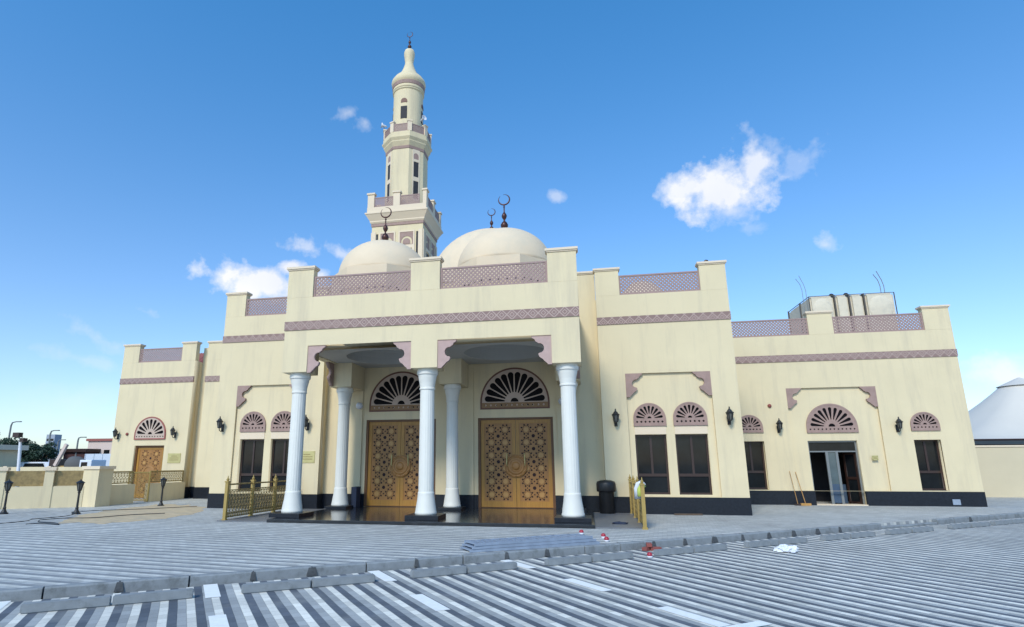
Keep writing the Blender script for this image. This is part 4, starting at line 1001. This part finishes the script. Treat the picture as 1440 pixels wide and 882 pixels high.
tag(obj('sand_patch', bm, sandm), 'spilled yellow sand on the pavement near the side door', 'sand', kind='stuff')
def hose(pts, label, r=.011):
    out = []
    for i in range(len(pts)-1):
        p0, p1, p2, p3 = [Vector((*pts[max(0, min(len(pts)-1, i+d))], .02)) for d in (-1, 0, 1, 2)]
        for k in range(8):
            t = k/8; out.append(.5*((2*p1)+(-p0+p2)*t+(2*p0-5*p1+4*p2-p3)*t*t+(-p0+3*p1-3*p2+p3)*t**3))
    out.append(Vector((*pts[-1], .02)))
    for p in out: p.z = .05 if (p.xy-ctr).length < 3.0 else .02
    bm = BM(); tube(bm, out, r, 6); return tag(obj('hose', bm, black), label, 'hose', 'hoses on the pavement')
hose([(-17.6, 13.0), (-16.07, 13.96), (-16.03, 15.01), (-15.9, 15.9), (-16.5, 16.9), (-17.03, 17.3), (-16.55, 18.2), (-15.6, 19.0), (-14.6, 20.4)], 'black hose looping over the sand from the left')
hose([(-15.17, 13.92), (-14.88, 14.17), (-14.15, 13.95), (-14.6, 14.3), (-15.5, 14.6), (-15.3, 15.3), (-14.6, 15.6), (-14.3, 16.6), (-13.6, 17.4)], 'black hose loop lying before the sand', .011)

# ------------------------------------------------------------------ water tank, aerials
tk = empty('water_tank', (12.4, 31, 6.35), 'cream panelled water tank with dark straps on the right wing roof', 'water tank')
bm = BM(); TX = [(10.95, 12.02), (12.10, 12.66), (12.74, 13.30), (13.38, 14.62)]
for (a, b) in TX:
    T = BM(); box(T, a, b, 30.0, 33.0, 6.6, 9.50); bmesh.ops.bevel(T, geom=T.edges[:], offset=.09, segments=3, affect='EDGES'); extend(bm, T)
for (a, b) in (TX[0], TX[3]):
    T = BM(); bmesh.ops.create_uvsphere(T, u_segments=24, v_segments=12, radius=1)
    for v in T.verts: v.co = Vector(((a+b)/2+v.co.x*(b-a)*.42, 30.0+v.co.y*.10, 8.75+v.co.z*.62))
    extend(bm, T)
obj('tank_body', bm, tankm, tk)
bm = BM()
for x in (12.02, 12.66, 13.30): box(bm, x+.012, x+.068, 29.98, 33.02, 6.5, 9.52)
for a in ((10.90, 10.96), (14.61, 14.67)):
    box(bm, a[0]+.02, a[1]-.01, 29.99, 30.03, 6.5, 9.50); box(bm, a[0], a[1], 32.95, 33.02, 6.5, 9.52)
box(bm, 10.93, 14.64, 29.985, 30.01, 9.485, 9.51); box(bm, 10.93, 10.96, 29.99, 33.0, 9.485, 9.51)
box(bm, 10.90, 10.96, 31.2, 31.28, 6.5, 9.5)
obj('strap', bm, mat('grey_brown_strap', (.09, .08, .07), .7, .2, 5), tk)
bm = BM()
for x in (12.06, 12.70): lathe(bm, [(.10, 9.55), (.10, 9.62), (.05, 9.66), (0, 9.66)], (x, 30.3, 0), 12)
obj('vent_cap', bm, black, tk)
for i, (x, lb) in enumerate(((10.75, 'pair of thin bent rods left of the water tank'), (14.2, 'pair of thin bent rods right of the water tank'))):
    r = empty('aerial', (x, 30.2, 6.35), lb, 'aerial', 'thin aerials beside the water tank')
    for d in (0, .16):
        bm = BM(); tube(bm, [(x+d, 30.2, 6.36), (x+d, 30.2, 9.9), (x+d-.06, 30.2, 10.2), (x+d-.22, 30.2, 10.5+d)], .018 if i else .012, 6); obj('rod', bm, alum, r)
blob('pigeon', (4.35, 20.38, 8.43), (.08, .05, .06), framem, 'small dark bird perched on the right parapet pier', 'bird', 2, .2)

# ------------------------------------------------------------------ right side: boundary wall, tents
rw = empty('boundary_wall', (18, 32.6, 0), 'plain tan boundary wall to the right of the mosque', 'wall')
obj('wall', mbox(14.6, 40, 32.5, 32.75, 0, 2.30), tanp, rw); obj('coping', mbox(14.6, 40, 32.46, 32.79, 2.301, 2.38), cream2, rw)
def tent(x0, x1, y0, y1, ze, zp, px, py, label, thing_name='tent'):
    r = empty(thing_name, (px, py, 0), label, 'tent', 'white tents behind the boundary wall')
    bm = BM(); n = 40; rings = []
    for k in range(11):
        f = k/10; z = ze+(zp-.45-ze)*(f**1.5); ring = []
        for i in range(n):
            a = 2*math.pi*i/n; c, s = math.cos(a), math.sin(a); q = 1/max(abs(c), abs(s)); q = q*(1-f)+1*f
            rx, ry = (x1-x0)/2*(1-f)+.9*f, (y1-y0)/2*(1-f)+.9*f; cx_, cy_ = (x0+x1)/2*(1-f)+px*f, (y0+y1)/2*(1-f)+py*f
            ring.append(bm.verts.new((cx_+rx*c*q, cy_+ry*s*q, z)))
        rings.append(ring)
    for A, B in zip(rings, rings[1:]):
        for i in range(n): bm.faces.new((A[i], A[(i+1) % n], B[(i+1) % n], B[i]))
    obj('canopy', bm, tentm, r, True)
    bm = lathe(BM(), [(1.12, zp-.52), (0.04, zp)], (px, py, 0), 24); obj('peak_cap', bm, tentm, r)
    bm = BM()
    for x in (x0+.1, x1-.1):
        for y in (y0+.1, y1-.1): tube(bm, [(x, y, 0), (x, y, ze)], .06)
    obj('pole', bm, alum, r)
    bm = BM()
    tube(bm, [(x0, y0, ze), (x1, y0, ze), (x1, y1, ze), (x0, y1, ze), (x0, y0, ze)], .05, 6); obj('edge_cable', bm, framem, r)
    return r
tent(19.5, 31.5, 36, 46, 2.75, 6.55, 25.6, 40.5, 'white conical fabric tent behind the tan wall')
tent(17.0, 29, 50, 60, 3.0, 6.4, 24.2, 55, 'second white tent farther behind the tan wall')

# ------------------------------------------------------------------ left background
fw = empty('far_wall', (-40, 34, 0), 'long low cream wall far behind the gold-panelled garden wall', 'wall')
obj('wall', mbox(-75, -27.5, 34, 34.25, -.05, 1.45), cream, fw); bm = BM()
for i in range(12): box(bm, -72+i*3.6, -71.7+i*3.6, 33.93, 34.0, 0, 1.5)
obj('pilaster', bm, cream2, fw)
gh = empty('guard_house', (-49, 46, 0), 'small cream guard house with a flat roof and dark windows, left edge', 'building')
obj('wall', mbox(-60, -53.0, 44, 47, -.05, 2.95), cream, gh); obj('roof', mbox(-60.4, -52.6, 43.6, 47.3, 2.95, 3.4), cream2, gh)
for i in range(5): obj('window', mbox(-57.6+i*.9, -57.1+i*.9, 43.96, 44.0, .9, 2.5), glass, gh)
sd_ = empty('white_lamp_post', (-28.4, 24.8, 0), 'leaning white lamp post behind the garden wall on the left', 'lamp post')
bm = BM(); tube(bm, [(-29.75, 26.5, -.05), (-30.1, 26.5, 3.0)], .09, 10, .07); obj('pole', bm, whitep, sd_)
bm = BM(); box(bm, -30.5, -30.1, 26.35, 26.6, 3.05, 3.3); box(bm, -30.0, -29.75, 26.35, 26.6, 2.8, 3.0); obj('lamp_head', bm, framem, sd_)
def street_lamp(x, y, h, arm, label):
    r = empty('street_lamp', (x, y, -.05), label, 'street lamp', 'street lamps along the far road')
    bm = BM(); tube(bm, [(x, y, -.05), (x, y, h*.93), (x+arm*.2, y, h*.985), (x+arm, y, h)], .11, 8, .06); obj('pole', bm, alum, r)
    obj('lamp_head', mbox(x+arm, x+arm+(.7 if arm > 0 else -.7), y-.12, y+.12, h-.06, h+.05) if arm > 0 else mbox(x+arm-.7, x+arm, y-.12, y+.12, h-.06, h+.05), alum, r); return r
street_lamp(-69.9, 60, 6.8, .7, 'street lamp rising above the trees at the far left')
street_lamp(-63.9, 60, 5.65, .5, 'street lamp just right of the dark trees')
street_lamp(-77.2, 74, 5.2, .5, 'street lamp beside the pale tower block')
street_lamp(-61.8, 62, 4.9, .4, 'street lamp left of the white building')
tb = empty('tower_block', (-100, 94, 0), 'distant narrow grey tower block', 'building'); obj('wall', mbox(-100.9, -99.0, 94, 95.5, 0, 7.2), greyb, tb); bm = BM()
for i in range(4): box(bm, -100.7, -99.2, 93.95, 94, 3+i, 3.4+i)
obj('window', bm, glass, tb)
fb = empty('white_house', (-57, 64, 0), 'white and pale pink building with flat roof beside the mosque', 'building')
obj('wall', mbox(-62.2, -50, 64, 72, 0, 4.5), pinkp, fb); obj('parapet', mbox(-62.4, -49.8, 63.8, 72.2, 4.5, 4.8), tilem, fb)
for i in range(5): obj('window', mbox(-61.2+i*1.5, -60.4+i*1.5, 63.96, 64.0, 2.2, 3.4), glass, fb)
hb = empty('hoarding', (-55, 56, 0), 'pale blue-white site hoarding in front of the white building', 'hoarding'); bm = BM(); box(bm, -54.6, -44, 56, 56.1, -.05, 2.75)
for i in range(10): box(bm, -54.6+i*1.1, -54.52+i*1.1, 55.95, 56.0, -.05, 2.75)
obj('panel', bm, mat('pale_blue_hoarding', (.55, .60, .68), .7, .04, 1), hb)
sh = empty('dark_shop', (-62, 60, 0), 'dark red flat-roofed shed behind the parked trucks', 'building')
obj('wall', mbox(-63.6, -60.5, 62, 66, 0, 3.1), darkred, sh); obj('roof', mbox(-63.9, -60.2, 61.7, 66.2, 3.1, 3.5), framem, sh); bm = BM()
for i in range(3): box(bm, -63.4+i*1.0, -62.7+i*1.0, 61.94, 62, .6, 2.2)
obj('window', bm, glass, sh)
def wheel(parent, x, y, z, r, w=.28):
    T = lathe(BM(), [(r*.55, -w/2), (r*.95, -w/2), (r, -w*.3), (r, w*.3), (r*.95, w/2), (r*.55, w/2)], (0, 0, 0), 20); bmesh.ops.transform(T, matrix=Matrix.Translation((x, y, z)) @ Matrix.Rotation(R(90), 4, 'X'), verts=T.verts)
    o = obj('wheel', T, black, parent)
    T = lathe(BM(), [(r*.56, -w/2+.01), (r*.56, w/2-.01)], (0, 0, 0), 14); bmesh.ops.transform(T, matrix=Matrix.Translation((x, y, z)) @ Matrix.Rotation(R(90), 4, 'X'), verts=T.verts); obj('rim', T, alum, o)
def car(x, y, label, m, name='parked_car', van=False):
    r = empty(name, (x, y, -.05), label, 'van' if van else 'car', 'vehicles parked by the far road'); h = 1.9 if van else 1.45
    prof_ = [(-2.2, .35), (2.2, .35), (2.25, .85), (1.4, 1.0), (.8, h), (-1.6 if not van else -2.1, h), (-2.2, 1.0)]
    T = plate([[(x+a, b-.05) for a, b in prof_]], y-.85, y+.85); bmesh.ops.bevel(T, geom=[e for e in T.edges if e.calc_length() > .3], offset=.05, segments=2, affect='EDGES'); obj('body', T, m, r)
    T = plate([[(x+a, b-.05) for a, b in ((1.15, 1.02), (.72, h-.12), (-1.4, h-.12), (-1.7, 1.02))]], y-.865, y+.865); obj('window', T, glass, r)
    for xx in (-1.4, 1.4):
        for yy in (-.78, .78): wheel(r, x+xx, y+yy, .27, .32, .2)
    return r
car(-51.2, 48, 'white van parked beside the dark trees', whitep, 'parked_van', True)
car(-58.0, 52, 'dark grey parked car behind the guard house', blueg)
# concrete mixer truck
tk2 = empty('mixer_truck', (-46, 44, -.05), 'grey concrete mixer truck behind the garden wall', 'truck', 'construction vehicles')
T = lathe(BM(), [(.35, -1.7), (.9, -.9), (1.05, 0), (.9, .8), (.4, 1.3)], (0, 0, 0), 28); bmesh.ops.transform(T, matrix=Matrix.Translation((-43.7, 44, 1.55)) @ Matrix.Rotation(R(-78), 4, 'Y') @ Matrix.Scale(.72, 4), verts=T.verts); obj('drum', T, asph, tk2, True)
obj('chassis', mbox(-45.2, -41.0, 43.3, 44.7, .35, .7), ochre, tk2); cb = obj('cab', mbox(-42.6, -41.4, 43.2, 44.8, .7, 2.0, bev=.1), whitep, tk2)
obj('window', mbox(-42.4, -41.8, 43.17, 43.2, 1.2, 1.8), glass, cb)
for xx in (-44.6, -43.6, -41.7):
    for yy in (43.1, 44.9): wheel(tk2, xx, yy, .42, .46)
# excavator with raised boom
ex = empty('excavator', (-48, 46, -.05), 'ochre excavator with a raised pale boom behind the garden wall', 'excavator', 'construction vehicles')
obj('body', mbox(-47.2, -44.8, 45.2, 47.2, .8, 1.5, bev=.08), ochre, ex); obj('cab', mbox(-47.6, -46.9, 45.0, 46.2, 1.0, 2.1, bev=.06), framem, ex); obj('track', mbox(-47.4, -44.4, 45.0, 47.4, -.05, .75, bev=.2), black, ex)
bm = BM(); M = Matrix.Translation((-46.9, 45.0, 1.5)) @ Matrix.Rotation(R(-64), 4, 'Y'); box(bm, 0, 2.1, -.12, .12, -.14, .14, M=M); obj('boom', bm, pinkp, ex)
# trees
def tree(x, y, h, rx, label, seed, nl=5200):
    rnd_ = random.Random(seed); r = empty('tree', (x, y, -.05), label, 'tree', 'dark trees at the far left')
    bm = BM(); tube(bm, [(x, y, -.1), (x+.1, y, h*.3), (x-.05, y, h*.55)], .22, 8, .12)
    for k in range(6):
        a = k*1.05+seed; tube(bm, [(x, y, h*.28+k*.1), (x+math.cos(a)*rx*.35, y+math.sin(a)*rx*.35, h*.5), (x+math.cos(a)*rx*.6, y+math.sin(a)*rx*.6, h*.7)], .09, 6, .03)
    obj('trunk', bm, barkm, r)
    cl = [(rnd_.uniform(-1, 1)*rx*.72, rnd_.uniform(-1, 1)*rx*.7, h*rnd_.uniform(.36, .86), rnd_.uniform(.5, 1.05)*rx*.36) for _ in range(22)]
    bm = BM()
    for _ in range(nl):
        c = rnd_.choice(cl); d = Vector((rnd_.gauss(0, 1), rnd_.gauss(0, 1), rnd_.gauss(0, 1))).normalized()*c[3]*rnd_.uniform(.6, 1.08)
        p = Vector((x+c[0], y+c[1], c[2]))+d
        if p.z > h: p.z = h-rnd_.random()*.4
        u_ = Vector((rnd_.gauss(0, 1), rnd_.gauss(0, 1), rnd_.gauss(0, 1))).normalized(); w_ = u_.orthogonal().normalized(); q = rnd_.uniform(.06, .13)
        bm.faces.new([bm.verts.new(p+u_*q), bm.verts.new(p+w_*q*.6), bm.verts.new(p-u_*q), bm.verts.new(p-w_*q*.6)])
    obj('crown', bm, leafm, r); return r
tree(-70.6, 57, 6.2, 2.6, 'tallest dark tree at the left edge behind the guard house', 1)
tree(-67.0, 58, 5.1, 2.3, 'dark round tree between the lamp post and the guard house', 2); tree(-64.9, 59, 4.6, 2.0, 'dark green tree in the middle of the far row', 3); tree(-62.9, 58, 4.1, 1.5, 'rightmost dark tree, beside the white van', 4)
